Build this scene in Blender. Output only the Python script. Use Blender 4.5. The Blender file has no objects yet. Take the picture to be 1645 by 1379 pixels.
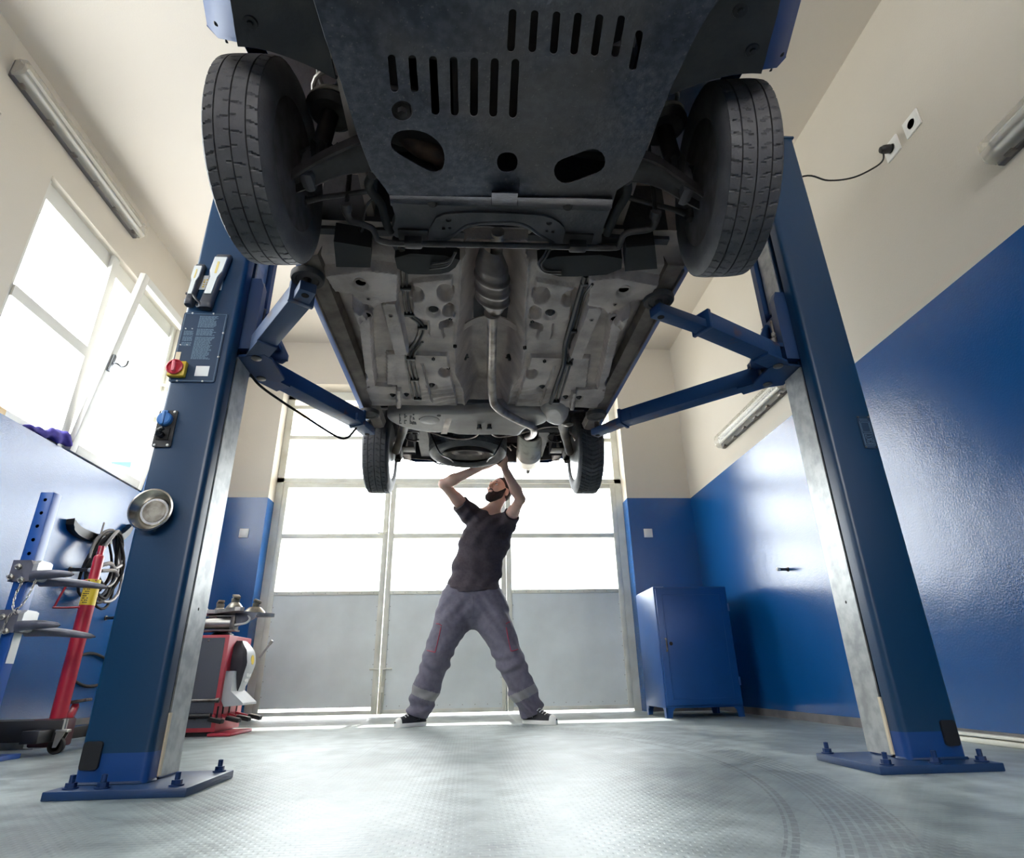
import bpy, bmesh, math, random
import numpy as np
from mathutils import Vector, Matrix

# ------------------------------------------------------------------ camera, sky, sun, exposure
sc = bpy.context.scene
COL = sc.collection
W_, H_ = 1645, 1379
FPX = 942.47
CAMZ = 0.30
_pit, _yaw, _rol = [math.radians(a) for a in (23.0165, 4.2023, -1.0941)]
def _axes():
    X = np.array([math.cos(_yaw), -math.sin(_yaw), 0.0]); F = np.array([math.sin(_yaw), math.cos(_yaw), 0.0]); Z = np.array([0, 0, 1.0])
    D = F * math.cos(_pit) + Z * math.sin(_pit); V = -F * math.sin(_pit) + Z * math.cos(_pit); U = X
    return (U * math.cos(_rol) + V * math.sin(_rol), -U * math.sin(_rol) + V * math.cos(_rol), D)
CU, CV, CD = _axes()
CAM = np.array([0, 0, CAMZ])
cd = bpy.data.cameras.new('camera'); cam = bpy.data.objects.new('camera', cd); COL.objects.link(cam)
cd.sensor_width = 36.0; cd.lens = 36.0 * FPX / W_; cd.clip_start = 0.02; cd.clip_end = 200
cam.matrix_world = Matrix(((CU[0], CV[0], -CD[0], 0), (CU[1], CV[1], -CD[1], 0), (CU[2], CV[2], -CD[2], CAMZ), (0, 0, 0, 1)))
sc.camera = cam

wd = bpy.data.worlds.new('sky'); sc.world = wd; wd.use_nodes = True
wd.node_tree.nodes['Background'].inputs['Color'].default_value = (0.97, 0.985, 1.0, 1)
wd.node_tree.nodes['Background'].inputs['Strength'].default_value = 14.5

sl = bpy.data.lights.new('sun', 'SUN'); sun = bpy.data.objects.new('sun', sl); COL.objects.link(sun)
sl.energy = 9.0; sl.angle = math.radians(0.6); sl.color = (1.0, 0.97, 0.92)
SUN_EL = math.radians(46.8)
sun.rotation_euler = (-(math.pi / 2 - SUN_EL), 0, 0)       # shines from beyond the garage door into the room
sun.location = (0, 20, 20)

vs = sc.view_settings
vs.view_transform = 'Standard'; vs.look = 'None'; vs.gamma = 1.0; vs.use_curve_mapping = False; vs.exposure = 0.1
sc.cycles.use_denoising = True
sc.cycles.max_bounces = 10; sc.cycles.diffuse_bounces = 6; sc.cycles.glossy_bounces = 4; sc.cycles.transparent_max_bounces = 12
sc.cycles.caustics_reflective = False; sc.cycles.caustics_refractive = False
sc.cycles.sample_clamp_indirect = 12.0

# ------------------------------------------------------------------ measuring: where a ray of the lens meets a real plane
def ray(px, py): return CU * (px - W_ / 2) / FPX - CV * (py - H_ / 2) / FPX + CD
def onx(px, py, x): r = ray(px, py); return CAM + r * (x / r[0])
def ony(px, py, y): r = ray(px, py); return CAM + r * (y / r[1])
def onz(px, py, z): r = ray(px, py); return CAM + r * ((z - CAMZ) / r[2])

# ------------------------------------------------------------------ materials
MATS = {}
def _lin(c): return tuple(((v / 255.0) / 12.92 if v / 255.0 <= 0.04045 else ((v / 255.0 + 0.055) / 1.055) ** 2.4) for v in c)
def mat(name, rgb, rough=0.5, metal=0.0, rgb2=None, nscale=8.0, nlo=0.4, nhi=0.65, bump=0.0, bscale=60.0, spec=0.5, coat=0.0, detail=5.0, emit=None, estr=0.0):
    if name in MATS: return MATS[name]
    m = bpy.data.materials.new(name); m.use_nodes = True; nt = m.node_tree; b = nt.nodes['Principled BSDF']
    c = _lin(rgb) + (1,)
    b.inputs['Base Color'].default_value = c; b.inputs['Roughness'].default_value = rough; b.inputs['Metallic'].default_value = metal
    b.inputs['Specular IOR Level'].default_value = spec; b.inputs['Coat Weight'].default_value = coat
    if rgb2 is not None or bump:
        tc = nt.nodes.new('ShaderNodeTexCoord')
    if rgb2 is not None:
        n = nt.nodes.new('ShaderNodeTexNoise'); n.inputs['Scale'].default_value = nscale; n.inputs['Detail'].default_value = detail
        nt.links.new(tc.outputs['Object'], n.inputs['Vector'])
        r = nt.nodes.new('ShaderNodeValToRGB'); r.color_ramp.elements[0].position = nlo; r.color_ramp.elements[1].position = nhi
        r.color_ramp.elements[0].color = c; r.color_ramp.elements[1].color = _lin(rgb2) + (1,)
        nt.links.new(n.outputs['Fac'], r.inputs['Fac']); nt.links.new(r.outputs['Color'], b.inputs['Base Color'])
    if bump:
        n2 = nt.nodes.new('ShaderNodeTexNoise'); n2.inputs['Scale'].default_value = bscale; n2.inputs['Detail'].default_value = 3
        nt.links.new(tc.outputs['Object'], n2.inputs['Vector'])
        bp = nt.nodes.new('ShaderNodeBump'); bp.inputs['Strength'].default_value = bump; bp.inputs['Distance'].default_value = 0.01
        nt.links.new(n2.outputs['Fac'], bp.inputs['Height']); nt.links.new(bp.outputs['Normal'], b.inputs['Normal'])
    if emit is not None:
        b.inputs['Emission Color'].default_value = _lin(emit) + (1,); b.inputs['Emission Strength'].default_value = estr
    MATS[name] = m
    return m
def glass(name, tint=(0.96, 0.98, 0.98), refl=0.06, rough=0.02):
    if name in MATS: return MATS[name]
    m = bpy.data.materials.new(name); m.use_nodes = True; nt = m.node_tree; nt.nodes.clear()
    o = nt.nodes.new('ShaderNodeOutputMaterial'); t = nt.nodes.new('ShaderNodeBsdfTransparent'); g = nt.nodes.new('ShaderNodeBsdfGlossy'); x = nt.nodes.new('ShaderNodeMixShader')
    t.inputs['Color'].default_value = tint + (1,); g.inputs['Roughness'].default_value = rough; x.inputs['Fac'].default_value = refl
    nt.links.new(t.outputs[0], x.inputs[1]); nt.links.new(g.outputs[0], x.inputs[2]); nt.links.new(x.outputs[0], o.inputs['Surface'])
    MATS[name] = m
    return m

# ------------------------------------------------------------------ mesh builder: shapes collect into ONE mesh per part
class MB:
    def __init__(s): s.v = []; s.f = []
    def add(s, vs, fs):
        o = len(s.v); s.v.extend([tuple(map(float, p)) for p in vs]); s.f.extend([tuple(i + o for i in f) for f in fs]); return s
    def box(s, c, d, R=None, bev=0.0):
        """box of centre c, size d, optional 3x3 rotation, optional chamfer"""
        bm = bmesh.new(); bmesh.ops.create_cube(bm, size=1.0)
        for v in bm.verts: v.co = Vector((v.co.x * d[0], v.co.y * d[1], v.co.z * d[2]))
        if bev: bmesh.ops.bevel(bm, geom=list(bm.edges), offset=min(bev, 0.45 * min(d)), segments=2, affect='EDGES', profile=0.5)
        bm.verts.index_update()
        P = np.array([v.co[:] for v in bm.verts]); F = [[v.index for v in f.verts] for f in bm.faces]; bm.free()
        if R is not None: P = P @ np.array(R).T
        return s.add(P + np.array(c), F)
    def bx(s, x0, x1, y0, y1, z0, z1, bev=0.0):
        return s.box(((x0 + x1) / 2, (y0 + y1) / 2, (z0 + z1) / 2), (abs(x1 - x0), abs(y1 - y0), abs(z1 - z0)), None, bev)
    def beam(s, a, b, w, h, up=(0, 0, 1), bev=0.0):
        """rectangular bar from a to b, w across, h along up"""
        a = np.array(a, float); b = np.array(b, float); d = b - a; L = np.linalg.norm(d); d /= L
        u = np.array(up, float); u = u - d * (u @ d); u /= np.linalg.norm(u); x = np.cross(d, u)
        return s.box((a + b) / 2, (w, L, h), np.stack([x, d, u], 1), bev)
    def tube(s, pts, r, n=10, cap=True, closed=False):
        P = np.array(pts, float); m = len(P); rr = np.full(m, r, float) if np.isscalar(r) else np.array(r, float)
        T = np.zeros_like(P)
        for i in range(m):
            if closed: T[i] = P[(i + 1) % m] - P[i - 1]
            else: T[i] = P[min(i + 1, m - 1)] - P[max(i - 1, 0)]
            T[i] /= (np.linalg.norm(T[i]) + 1e-12)
        u = np.cross(T[0], [0, 0, 1.0]);
        if np.linalg.norm(u) < 1e-3: u = np.cross(T[0], [1.0, 0, 0])
        u /= np.linalg.norm(u); vs = []
        for i in range(m):
            u = u - T[i] * (u @ T[i]); u /= np.linalg.norm(u); w = np.cross(T[i], u)
            for k in range(n):
                a = 2 * math.pi * k / n; vs.append(P[i] + rr[i] * (math.cos(a) * u + math.sin(a) * w))
        fs = []
        for i in range(m if closed else m - 1):
            j = (i + 1) % m
            for k in range(n): fs.append((i * n + k, i * n + (k + 1) % n, j * n + (k + 1) % n, j * n + k))
        if cap and not closed: fs.append(tuple(range(n - 1, -1, -1))); fs.append(tuple((m - 1) * n + k for k in range(n)))
        return s.add(vs, fs)
    def cyl(s, a, b, r0, r1=None, n=24): return s.tube([a, b], [r0, r0 if r1 is None else r1], n)
    def lathe(s, prof, c, ax=(0, 0, 1), n=32, close=False, ref=None):
        """profile of (radius, height along ax)"""
        ax = np.array(ax, float); ax /= np.linalg.norm(ax); u = np.cross(ax, [0.3, 0.5, 0.81]) if ref is None else np.array(ref, float)
        u = u - ax * (u @ ax); u /= np.linalg.norm(u); w = np.cross(ax, u); c = np.array(c, float); vs = []; fs = []; m = len(prof)
        for (r, h) in prof:
            for k in range(n):
                a = 2 * math.pi * k / n; vs.append(c + ax * h + r * (math.cos(a) * u + math.sin(a) * w))
        for i in range(m if close else m - 1):
            j = (i + 1) % m
            for k in range(n): fs.append((i * n + k, i * n + (k + 1) % n, j * n + (k + 1) % n, j * n + k))
        if not close:
            if prof[0][0] > 1e-6: fs.append(tuple(range(n - 1, -1, -1)))
            if prof[-1][0] > 1e-6: fs.append(tuple((m - 1) * n + k for k in range(n)))
        return s.add(vs, fs)
    def prism(s, poly, ext, to3):
        """poly: 2D outline; ext=(e0,e1) ; to3(a,b,e) -> 3D"""
        n = len(poly); vs = [to3(a, b, ext[0]) for a, b in poly] + [to3(a, b, ext[1]) for a, b in poly]
        fs = [tuple(range(n - 1, -1, -1)), tuple(range(n, 2 * n))] + [(i, (i + 1) % n, n + (i + 1) % n, n + i) for i in range(n)]
        return s.add(vs, fs)
    def plate(s, outer, holes, e0, e1, to3):
        """flat plate with real holes: triangulated fill, both faces and all rims"""
        bm = bmesh.new(); loops = [outer] + list(holes); ev = []
        for lp in loops:
            vv = [bm.verts.new((a, b, 0)) for a, b in lp]
            for i in range(len(vv)): ev.append(bm.edges.new((vv[i], vv[(i + 1) % len(vv)])))
        bm.verts.index_update()
        bmesh.ops.triangle_fill(bm, use_beauty=True, use_dissolve=False, edges=ev)
        bm.verts.index_update(); V2 = [(v.co.x, v.co.y) for v in bm.verts]; F = [tuple(v.index for v in f.verts) for f in bm.faces]; bm.free()
        n = len(V2); vs = [to3(a, b, e0) for a, b in V2] + [to3(a, b, e1) for a, b in V2]
        fs = list(F) + [tuple(n + i for i in reversed(f)) for f in F]; o = 0
        for lp in loops:
            k = len(lp)
            for i in range(k): a = o + i; b = o + (i + 1) % k; fs.append((a, b, n + b, n + a))
            o += k
        return s.add(vs, fs)
    def grid(s, P, cu=False, cv=False):
        """P[i][j] points -> quads"""
        P = np.array(P, float); a, b = P.shape[:2]; fs = []
        for i in range(a if cu else a - 1):
            for j in range(b if cv else b - 1):
                i2 = (i + 1) % a; j2 = (j + 1) % b; fs.append((i * b + j, i2 * b + j, i2 * b + j2, i * b + j2))
        return s.add(P.reshape(-1, 3), fs)
    def build(s, name, m, parent=None, smooth=40, shift=True, fixn=True):
        me = bpy.data.meshes.new(name); V = np.array(s.v, float)
        off = np.zeros(3)
        if parent is not None: off = np.array(ROOTS.get(parent.name, (0, 0, 0)), float)
        elif shift: off = np.array([(V[:, 0].min() + V[:, 0].max()) / 2, (V[:, 1].min() + V[:, 1].max()) / 2, V[:, 2].min()])
        me.from_pydata((V - off).tolist(), [], s.f); me.update()
        if fixn:
            bm = bmesh.new(); bm.from_mesh(me); bmesh.ops.recalc_face_normals(bm, faces=bm.faces); bm.to_mesh(me); bm.free()
        if smooth:
            me.shade_smooth(); me.set_sharp_from_angle(angle=math.radians(smooth))
        o = bpy.data.objects.new(name, me); COL.objects.link(o)
        if m is not None: me.materials.append(MATS[m] if isinstance(m, str) else m)
        if parent is not None: o.parent = parent; ROOTS[o.name] = tuple(off)
        else: o.location = off; ROOTS[o.name] = tuple(off)
        return o
ROOTS = {}
def tag(o, label, cat, group=None, kind=None):
    o['label'] = label; o['category'] = cat
    if group: o['group'] = group
    if kind: o['kind'] = kind
    return o
def thing(name, label, cat, loc, group=None):
    o = bpy.data.objects.new(name, None); COL.objects.link(o); o.location = loc; o.empty_display_size = 0.1
    ROOTS[o.name] = tuple(loc); return tag(o, label, cat, group, 'thing')
def struct(mb, name, m, parent=None, smooth=0):
    o = mb.build(name, m, parent, smooth)
    if parent is None: o['kind'] = 'structure'
    return o
def copy_tree(o, delta=(0, 0, 0), parent=None):
    c = o.copy(); COL.objects.link(c)
    if parent is None: c.location = Vector(o.location) + Vector(delta)
    else: c.parent = parent
    ROOTS[c.name] = tuple(np.array(ROOTS.get(o.name, (0, 0, 0))) + np.array(delta))
    for ch in [x for x in bpy.data.objects if x.parent == o]: copy_tree(ch, (0, 0, 0), c)
    return c
def rot(axis, deg): return np.array(Matrix.Rotation(math.radians(deg), 3, axis))
def bez(pts, n=8):
    """Catmull-Rom through pts"""
    P = np.array(pts, float); out = []
    Q = np.vstack([2 * P[0] - P[1], P, 2 * P[-1] - P[-2]])
    for i in range(1, len(Q) - 2):
        for k in range(n):
            t = k / n; a, b, c, d = Q[i - 1:i + 3]
            out.append(0.5 * ((2 * b) + (c - a) * t + (2 * a - 5 * b + 4 * c - d) * t * t + (3 * b - a - 3 * c + d) * t ** 3))
    out.append(P[-1]); return np.array(out)
def circ(cx, cy, r, n=20, ry=None): return [(cx + r * math.cos(2 * math.pi * k / n), cy + (r if ry is None else ry) * math.sin(2 * math.pi * k / n)) for k in range(n)]
def rrect(x0, x1, y0, y1, r, n=5):
    out = []
    for (cx, cy, a0) in ((x1 - r, y1 - r, 0), (x0 + r, y1 - r, 90), (x0 + r, y0 + r, 180), (x1 - r, y0 + r, 270)):
        for k in range(n + 1): a = math.radians(a0 + 90 * k / n); out.append((cx + r * math.cos(a), cy + r * math.sin(a)))
    return out
XY = lambda a, b, e: (a, b, e)
XZ = lambda a, b, e: (a, e, b)
YZ = lambda a, b, e: (e, a, b)
# ================================================================== THE ROOM
XR, XL, YB, YD, ZC, ZB = 2.273, -2.654, 5.765, 5.977, 3.775, 1.993
YF = -3.4
OX0, OX1, OZ = -2.014, 1.601, 3.262

def paint_mat(name, axis_bump=True):
    m = bpy.data.materials.new(name); m.use_nodes = True; nt = m.node_tree; b = nt.nodes['Principled BSDF']
    geo = nt.nodes.new('ShaderNodeNewGeometry'); sep = nt.nodes.new('ShaderNodeSeparateXYZ'); nt.links.new(geo.outputs['Position'], sep.inputs[0])
    gt = nt.nodes.new('ShaderNodeMath'); gt.operation = 'GREATER_THAN'; gt.inputs[1].default_value = ZB; nt.links.new(sep.outputs['Z'], gt.inputs[0])
    n = nt.nodes.new('ShaderNodeTexNoise'); n.inputs['Scale'].default_value = 2.2; n.inputs['Detail'].default_value = 4; nt.links.new(geo.outputs['Position'], n.inputs['Vector'])
    def mix2(ca, cb, fac):
        x = nt.nodes.new('ShaderNodeMix'); x.data_type = 'RGBA'; x.inputs['A'].default_value = ca; x.inputs['B'].default_value = cb; nt.links.new(fac, x.inputs['Factor']); return x
    blue = mix2(_lin((6, 72, 132)) + (1,), _lin((9, 80, 142)) + (1,), n.outputs['Fac'])
    white = mix2(_lin((193, 185, 171)) + (1,), _lin((199, 191, 178)) + (1,), n.outputs['Fac'])
    x = nt.nodes.new('ShaderNodeMix'); x.data_type = 'RGBA'; nt.links.new(gt.outputs[0], x.inputs['Factor']); nt.links.new(blue.outputs['Result'], x.inputs['A']); nt.links.new(white.outputs['Result'], x.inputs['B'])
    nt.links.new(x.outputs['Result'], b.inputs['Base Color'])
    mr = nt.nodes.new('ShaderNodeMapRange'); mr.inputs['To Min'].default_value = 0.22; mr.inputs['To Max'].default_value = 0.75; nt.links.new(gt.outputs[0], mr.inputs['Value']); nt.links.new(mr.outputs[0], b.inputs['Roughness'])
    n2 = nt.nodes.new('ShaderNodeTexNoise'); n2.inputs['Scale'].default_value = 110; n2.inputs['Detail'].default_value = 2; nt.links.new(geo.outputs['Position'], n2.inputs['Vector'])
    n3 = nt.nodes.new('ShaderNodeTexNoise'); n3.inputs['Scale'].default_value = 7; n3.inputs['Detail'].default_value = 3; nt.links.new(geo.outputs['Position'], n3.inputs['Vector'])
    ad = nt.nodes.new('ShaderNodeMath'); ad.operation = 'MULTIPLY_ADD'; ad.inputs[1].default_value = 2.0; nt.links.new(n3.outputs['Fac'], ad.inputs[0]); nt.links.new(n2.outputs['Fac'], ad.inputs[2])
    bp = nt.nodes.new('ShaderNodeBump'); bp.inputs['Strength'].default_value = 0.12; bp.inputs['Distance'].default_value = 0.006; nt.links.new(ad.outputs[0], bp.inputs['Height']); nt.links.new(bp.outputs['Normal'], b.inputs['Normal'])
    cw = nt.nodes.new('ShaderNodeMapRange'); cw.inputs['To Min'].default_value = 0.06; cw.inputs['To Max'].default_value = 0.0; nt.links.new(gt.outputs[0], cw.inputs['Value']); nt.links.new(cw.outputs[0], b.inputs['Coat Weight']); b.inputs['Coat Roughness'].default_value = 0.16; nt.links.new(bp.outputs['Normal'], b.inputs['Coat Normal'])
    MATS[name] = m; return m
paint_mat('wall_paint')
mat('ceiling_paint', (204, 195, 182), 0.9, bump=0.1, bscale=90)

def floor_mat():
    m = bpy.data.materials.new('floor_concrete'); m.use_nodes = True; nt = m.node_tree; b = nt.nodes['Principled BSDF']; L = nt.links.new
    geo = nt.nodes.new('ShaderNodeNewGeometry')
    def noise(s, d=5, sx=1.0, sy=1.0):
        mp = nt.nodes.new('ShaderNodeMapping'); mp.inputs['Scale'].default_value = (sx, sy, 1); L(geo.outputs['Position'], mp.inputs['Vector'])
        n = nt.nodes.new('ShaderNodeTexNoise'); n.inputs['Scale'].default_value = s; n.inputs['Detail'].default_value = d; L(mp.outputs[0], n.inputs['Vector']); return n
    big = noise(1.3, 6, 1.0, 0.6); fine = noise(9, 6)
    r = nt.nodes.new('ShaderNodeValToRGB'); r.color_ramp.elements[0].position = 0.40; r.color_ramp.elements[1].position = 0.58
    r.color_ramp.elements[0].color = _lin((126, 137, 137)) + (1,); r.color_ramp.elements[1].color = _lin((174, 185, 184)) + (1,); L(big.outputs['Fac'], r.inputs['Fac'])
    r2 = nt.nodes.new('ShaderNodeValToRGB'); r2.color_ramp.elements[0].position = 0.35; r2.color_ramp.elements[1].position = 0.6
    r2.color_ramp.elements[0].color = (0.48, 0.48, 0.48, 1); r2.color_ramp.elements[1].color = (1, 1, 1, 1); L(fine.outputs['Fac'], r2.inputs['Fac'])
    x = nt.nodes.new('ShaderNodeMix'); x.data_type = 'RGBA'; x.blend_type = 'MULTIPLY'; x.inputs['Factor'].default_value = 0.7; L(r.outputs['Color'], x.inputs['A']); L(r2.outputs['Color'], x.inputs['B'])
    # raised anti-slip dashes in rows
    br = nt.nodes.new('ShaderNodeTexBrick'); br.inputs['Scale'].default_value = 1.0; br.inputs['Brick Width'].default_value = 0.030; br.inputs['Row Height'].default_value = 0.019
    br.inputs['Mortar Size'].default_value = 0.006; br.inputs['Mortar Smooth'].default_value = 0.6; L(geo.outputs['Position'], br.inputs['Vector'])
    # slab joints, two metres apart
    jt = nt.nodes.new('ShaderNodeTexBrick'); jt.offset = 0.0; jt.inputs['Scale'].default_value = 1.0; jt.inputs['Brick Width'].default_value = 1.25; jt.inputs['Row Height'].default_value = 1.25
    jt.inputs['Mortar Size'].default_value = 0.004; jt.inputs['Color1'].default_value = (1, 1, 1, 1); jt.inputs['Color2'].default_value = (1, 1, 1, 1); jt.inputs['Mortar'].default_value = (0.45, 0.45, 0.45, 1); jm = nt.nodes.new('ShaderNodeMapping'); jm.inputs['Location'].default_value = (0.47, 0.2, 0); L(geo.outputs['Position'], jm.inputs['Vector']); L(jm.outputs[0], jt.inputs['Vector'])
    y = nt.nodes.new('ShaderNodeMix'); y.data_type = 'RGBA'; y.blend_type = 'MULTIPLY'; y.inputs['Factor'].default_value = 0.25; L(x.outputs['Result'], y.inputs['A']); L(jt.outputs['Color'], y.inputs['B'])
    L(y.outputs['Result'], b.inputs['Base Color'])
    # old tyre marks: two curved tracks of tread blocks
    cx = y
    for (ox, oy, R0, wd) in ((-1.67, 2.54, 2.75, .15), (-1.67, 2.54, 2.60, .03)):
        vm = nt.nodes.new('ShaderNodeVectorMath'); vm.operation = 'SUBTRACT'; vm.inputs[1].default_value = (ox, oy, 0); L(geo.outputs['Position'], vm.inputs[0])
        sp = nt.nodes.new('ShaderNodeSeparateXYZ'); L(vm.outputs[0], sp.inputs[0]); an = nt.nodes.new('ShaderNodeMath'); an.operation = 'ARCTAN2'; L(sp.outputs['Y'], an.inputs[0]); L(sp.outputs['X'], an.inputs[1])
        ln = nt.nodes.new('ShaderNodeVectorMath'); ln.operation = 'LENGTH'; cmb0 = nt.nodes.new('ShaderNodeCombineXYZ'); L(sp.outputs['X'], cmb0.inputs['X']); L(sp.outputs['Y'], cmb0.inputs['Y']); L(cmb0.outputs[0], ln.inputs[0])
        cmp = nt.nodes.new('ShaderNodeMath'); cmp.operation = 'COMPARE'; cmp.inputs[1].default_value = R0; cmp.inputs[2].default_value = wd / 2; L(ln.outputs['Value'], cmp.inputs[0])
        sc_a = nt.nodes.new('ShaderNodeMath'); sc_a.operation = 'MULTIPLY'; sc_a.inputs[1].default_value = R0; L(an.outputs[0], sc_a.inputs[0])
        cmb = nt.nodes.new('ShaderNodeCombineXYZ'); L(sc_a.outputs[0], cmb.inputs['X']); L(ln.outputs['Value'], cmb.inputs['Y'])
        bk = nt.nodes.new('ShaderNodeTexBrick'); bk.inputs['Scale'].default_value = 1.0; bk.inputs['Brick Width'].default_value = .045; bk.inputs['Row Height'].default_value = .022; bk.inputs['Mortar Size'].default_value = .004; L(cmb.outputs[0], bk.inputs['Vector'])
        iv = nt.nodes.new('ShaderNodeMath'); iv.operation = 'SUBTRACT'; iv.inputs[0].default_value = 1.0; L(bk.outputs['Fac'], iv.inputs[1])
        ms = nt.nodes.new('ShaderNodeMath'); ms.operation = 'MULTIPLY'; L(cmp.outputs[0], ms.inputs[0]); L(iv.outputs[0], ms.inputs[1])
        wn = noise(3.0, 3); m3 = nt.nodes.new('ShaderNodeMath'); m3.operation = 'MULTIPLY'; L(ms.outputs[0], m3.inputs[0]); L(wn.outputs['Fac'], m3.inputs[1])
        m4 = nt.nodes.new('ShaderNodeMath'); m4.operation = 'MULTIPLY'; m4.inputs[1].default_value = .9; L(m3.outputs[0], m4.inputs[0])
        nx_ = nt.nodes.new('ShaderNodeMix'); nx_.data_type = 'RGBA'; nx_.inputs['B'].default_value = _lin((62, 66, 68)) + (1,); L(m4.outputs[0], nx_.inputs['Factor']); L(cx.outputs['Result'], nx_.inputs['A']); cx = nx_
    # dark worn blotches
    bl = noise(2.6, 8, 1.0, .45); rb = nt.nodes.new('ShaderNodeValToRGB'); rb.color_ramp.elements[0].position = .56; rb.color_ramp.elements[1].position = .70; rb.color_ramp.elements[0].color = (0, 0, 0, 1); rb.color_ramp.elements[1].color = (.6, .6, .6, 1); L(bl.outputs['Fac'], rb.inputs['Fac'])
    nx_ = nt.nodes.new('ShaderNodeMix'); nx_.data_type = 'RGBA'; nx_.inputs['B'].default_value = _lin((84, 90, 92)) + (1,); L(rb.outputs['Color'], nx_.inputs['Factor']); L(cx.outputs['Result'], nx_.inputs['A']); cx = nx_
    L(cx.outputs['Result'], b.inputs['Base Color'])
    rr = nt.nodes.new('ShaderNodeMapRange'); rr.inputs['To Min'].default_value = 0.31; rr.inputs['To Max'].default_value = 0.54; L(fine.outputs['Fac'], rr.inputs['Value']); L(rr.outputs[0], b.inputs['Roughness'])
    bp = nt.nodes.new('ShaderNodeBump'); bp.inputs['Strength'].default_value = 0.25; bp.inputs['Distance'].default_value = 0.002; bp.invert = True
    L(br.outputs['Fac'], bp.inputs['Height'])
    bp2 = nt.nodes.new('ShaderNodeBump'); bp2.inputs['Strength'].default_value = 0.25; bp2.inputs['Distance'].default_value = 0.01; L(fine.outputs['Fac'], bp2.inputs['Height']); L(bp.outputs['Normal'], bp2.inputs['Normal'])
    L(bp2.outputs['Normal'], b.inputs['Normal']); b.inputs['Specular IOR Level'].default_value = 0.5
    MATS['floor_concrete'] = m
floor_mat()
mat('outside_ground', (190, 186, 178), 0.9)
mat('door_frame_paint', (226, 225, 212), 0.4, rgb2=(210, 207, 192), nscale=5)
mat('door_panel_paint', (226, 231, 229), 0.45, rgb2=(210, 214, 211), nscale=2.5, nlo=0.35, nhi=0.7)
mat('white_pvc', (235, 235, 232), 0.35)
mat('window_alu', (205, 203, 196), 0.35)
mat('dark_hole', (14, 12, 12), 0.8)
mat('skirting_tile', (112, 108, 108), 0.5, rgb2=(84, 82, 84), nscale=6)
mat('white_plastic', (228, 226, 220), 0.35)
glass('pane_glass')

struct(MB().bx(XL - 0.4, XR + 0.4, YF - 0.4, YB + 0.36, -0.15, 0.0), 'floor', 'floor_concrete')
struct(MB().bx(XL - 0.4, XR + 0.4, YF - 0.4, YB + 0.36, ZC, ZC + 0.15), 'ceiling', 'ceiling_paint')
struct(MB().bx(XR, XR + 0.3, YF - 0.3, YB + 0.36, 0, ZC), 'wall_right', 'wall_paint')
WZ0, WZ1 = 1.726, 3.267
def wall_with_openings(x0, x1, a0, a1, opens, along):
    mb = MB(); cuts = sorted(opens)
    def put(p, q, z0, z1):
        if q - p < 1e-4 or z1 - z0 < 1e-4: return
        mb.bx(x0, x1, p, q, z0, z1) if along == 'y' else mb.bx(p, q, x0, x1, z0, z1)
    cur = a0
    for (p, q, z0, z1) in cuts:
        put(cur, p, 0, ZC); put(p, q, 0, z0); put(p, q, z1, ZC); cur = q
    put(cur, a1, 0, ZC); return mb
struct(wall_with_openings(XL - 0.3, XL, YF - 0.3, YB + 0.36, [(0.45, 2.52, WZ0, WZ1), (2.958, 4.74, WZ0, WZ1)], 'y'), 'wall_left', 'wall_paint')
struct(wall_with_openings(YB, YB + 0.36, XL, XR, [(OX0, OX1, 0, OZ)], 'x'), 'wall_back', 'wall_paint')
struct(wall_with_openings(YF - 0.3, YF, XL, XR, [(-1.9, 1.5, 2.0, 3.2)], 'x'), 'wall_front', 'wall_paint')  # wall behind the camera; its opening is added to let in frontal light
o = MB().bx(-30, 30, YB + 0.36, 40, -0.16, -0.02).build('ground', 'outside_ground', smooth=0); o['kind'] = 'structure'
o = MB().bx(-30, 30, -30, YF - 0.4, -0.16, -0.02).build('ground', 'outside_ground', smooth=0); o['kind'] = 'structure'
mat('sun_slab_beige', (205, 180, 150), 0.9)
cn = MB(); ys = 8.40
# slab added outside to cut the sun to a strip; wavy edge varies it
P = []
for zz in (4.02, 4.22):
    P.append([(x, YB + 0.36, zz) for x in np.linspace(-3.4, 3.2, 23)]); P.append([(x, ys + 0.05 * math.cos((x + 0.35) * 2.2), zz) for x in np.linspace(-3.4, 3.2, 23)])
n = 23; V = sum(P, []); F = []
for i in range(n - 1):
    F += [(i, i + 1, n + i + 1, n + i), (2 * n + i, 3 * n + i, 3 * n + i + 1, 2 * n + i + 1), (n + i, n + i + 1, 3 * n + i + 1, 3 * n + i), (i, 2 * n + i, 2 * n + i + 1, i + 1)]
F += [(0, n, 3 * n, 2 * n), (n - 1, 3 * n - 1, 4 * n - 1, 2 * n - 1)]
cn.add(V, F); o = cn.build('added_sun_slab', 'sun_slab_beige', smooth=0); o['kind'] = 'structure'; o['label'] = 'beige slab added outside above the garage door to cut the sunlight'

# skirting
struct(MB().bx(XR - 0.014, XR, YF, YB, 0.0, 0.050), 'baseboard_right', 'skirting_tile')
struct(MB().bx(XR - 0.05, XR - 0.0145, YF, 3.35, 0.0, 0.022, .006).bx(XR - 0.05, XR - 0.0145, YF, 3.35, 0.026, 0.04, .005), 'trim_2', 'door_frame_paint', smooth=30)
struct(MB().bx(XL, XL + 0.014, YF, YB, 0.0, 0.10), 'baseboard_left', 'skirting_tile')
struct(MB().bx(XL, OX0, YB - 0.014, YB, 0.0, 0.075).bx(OX1, XR, YB - 0.014, YB, 0.0, 0.075), 'baseboard_back', 'skirting_tile')

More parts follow.
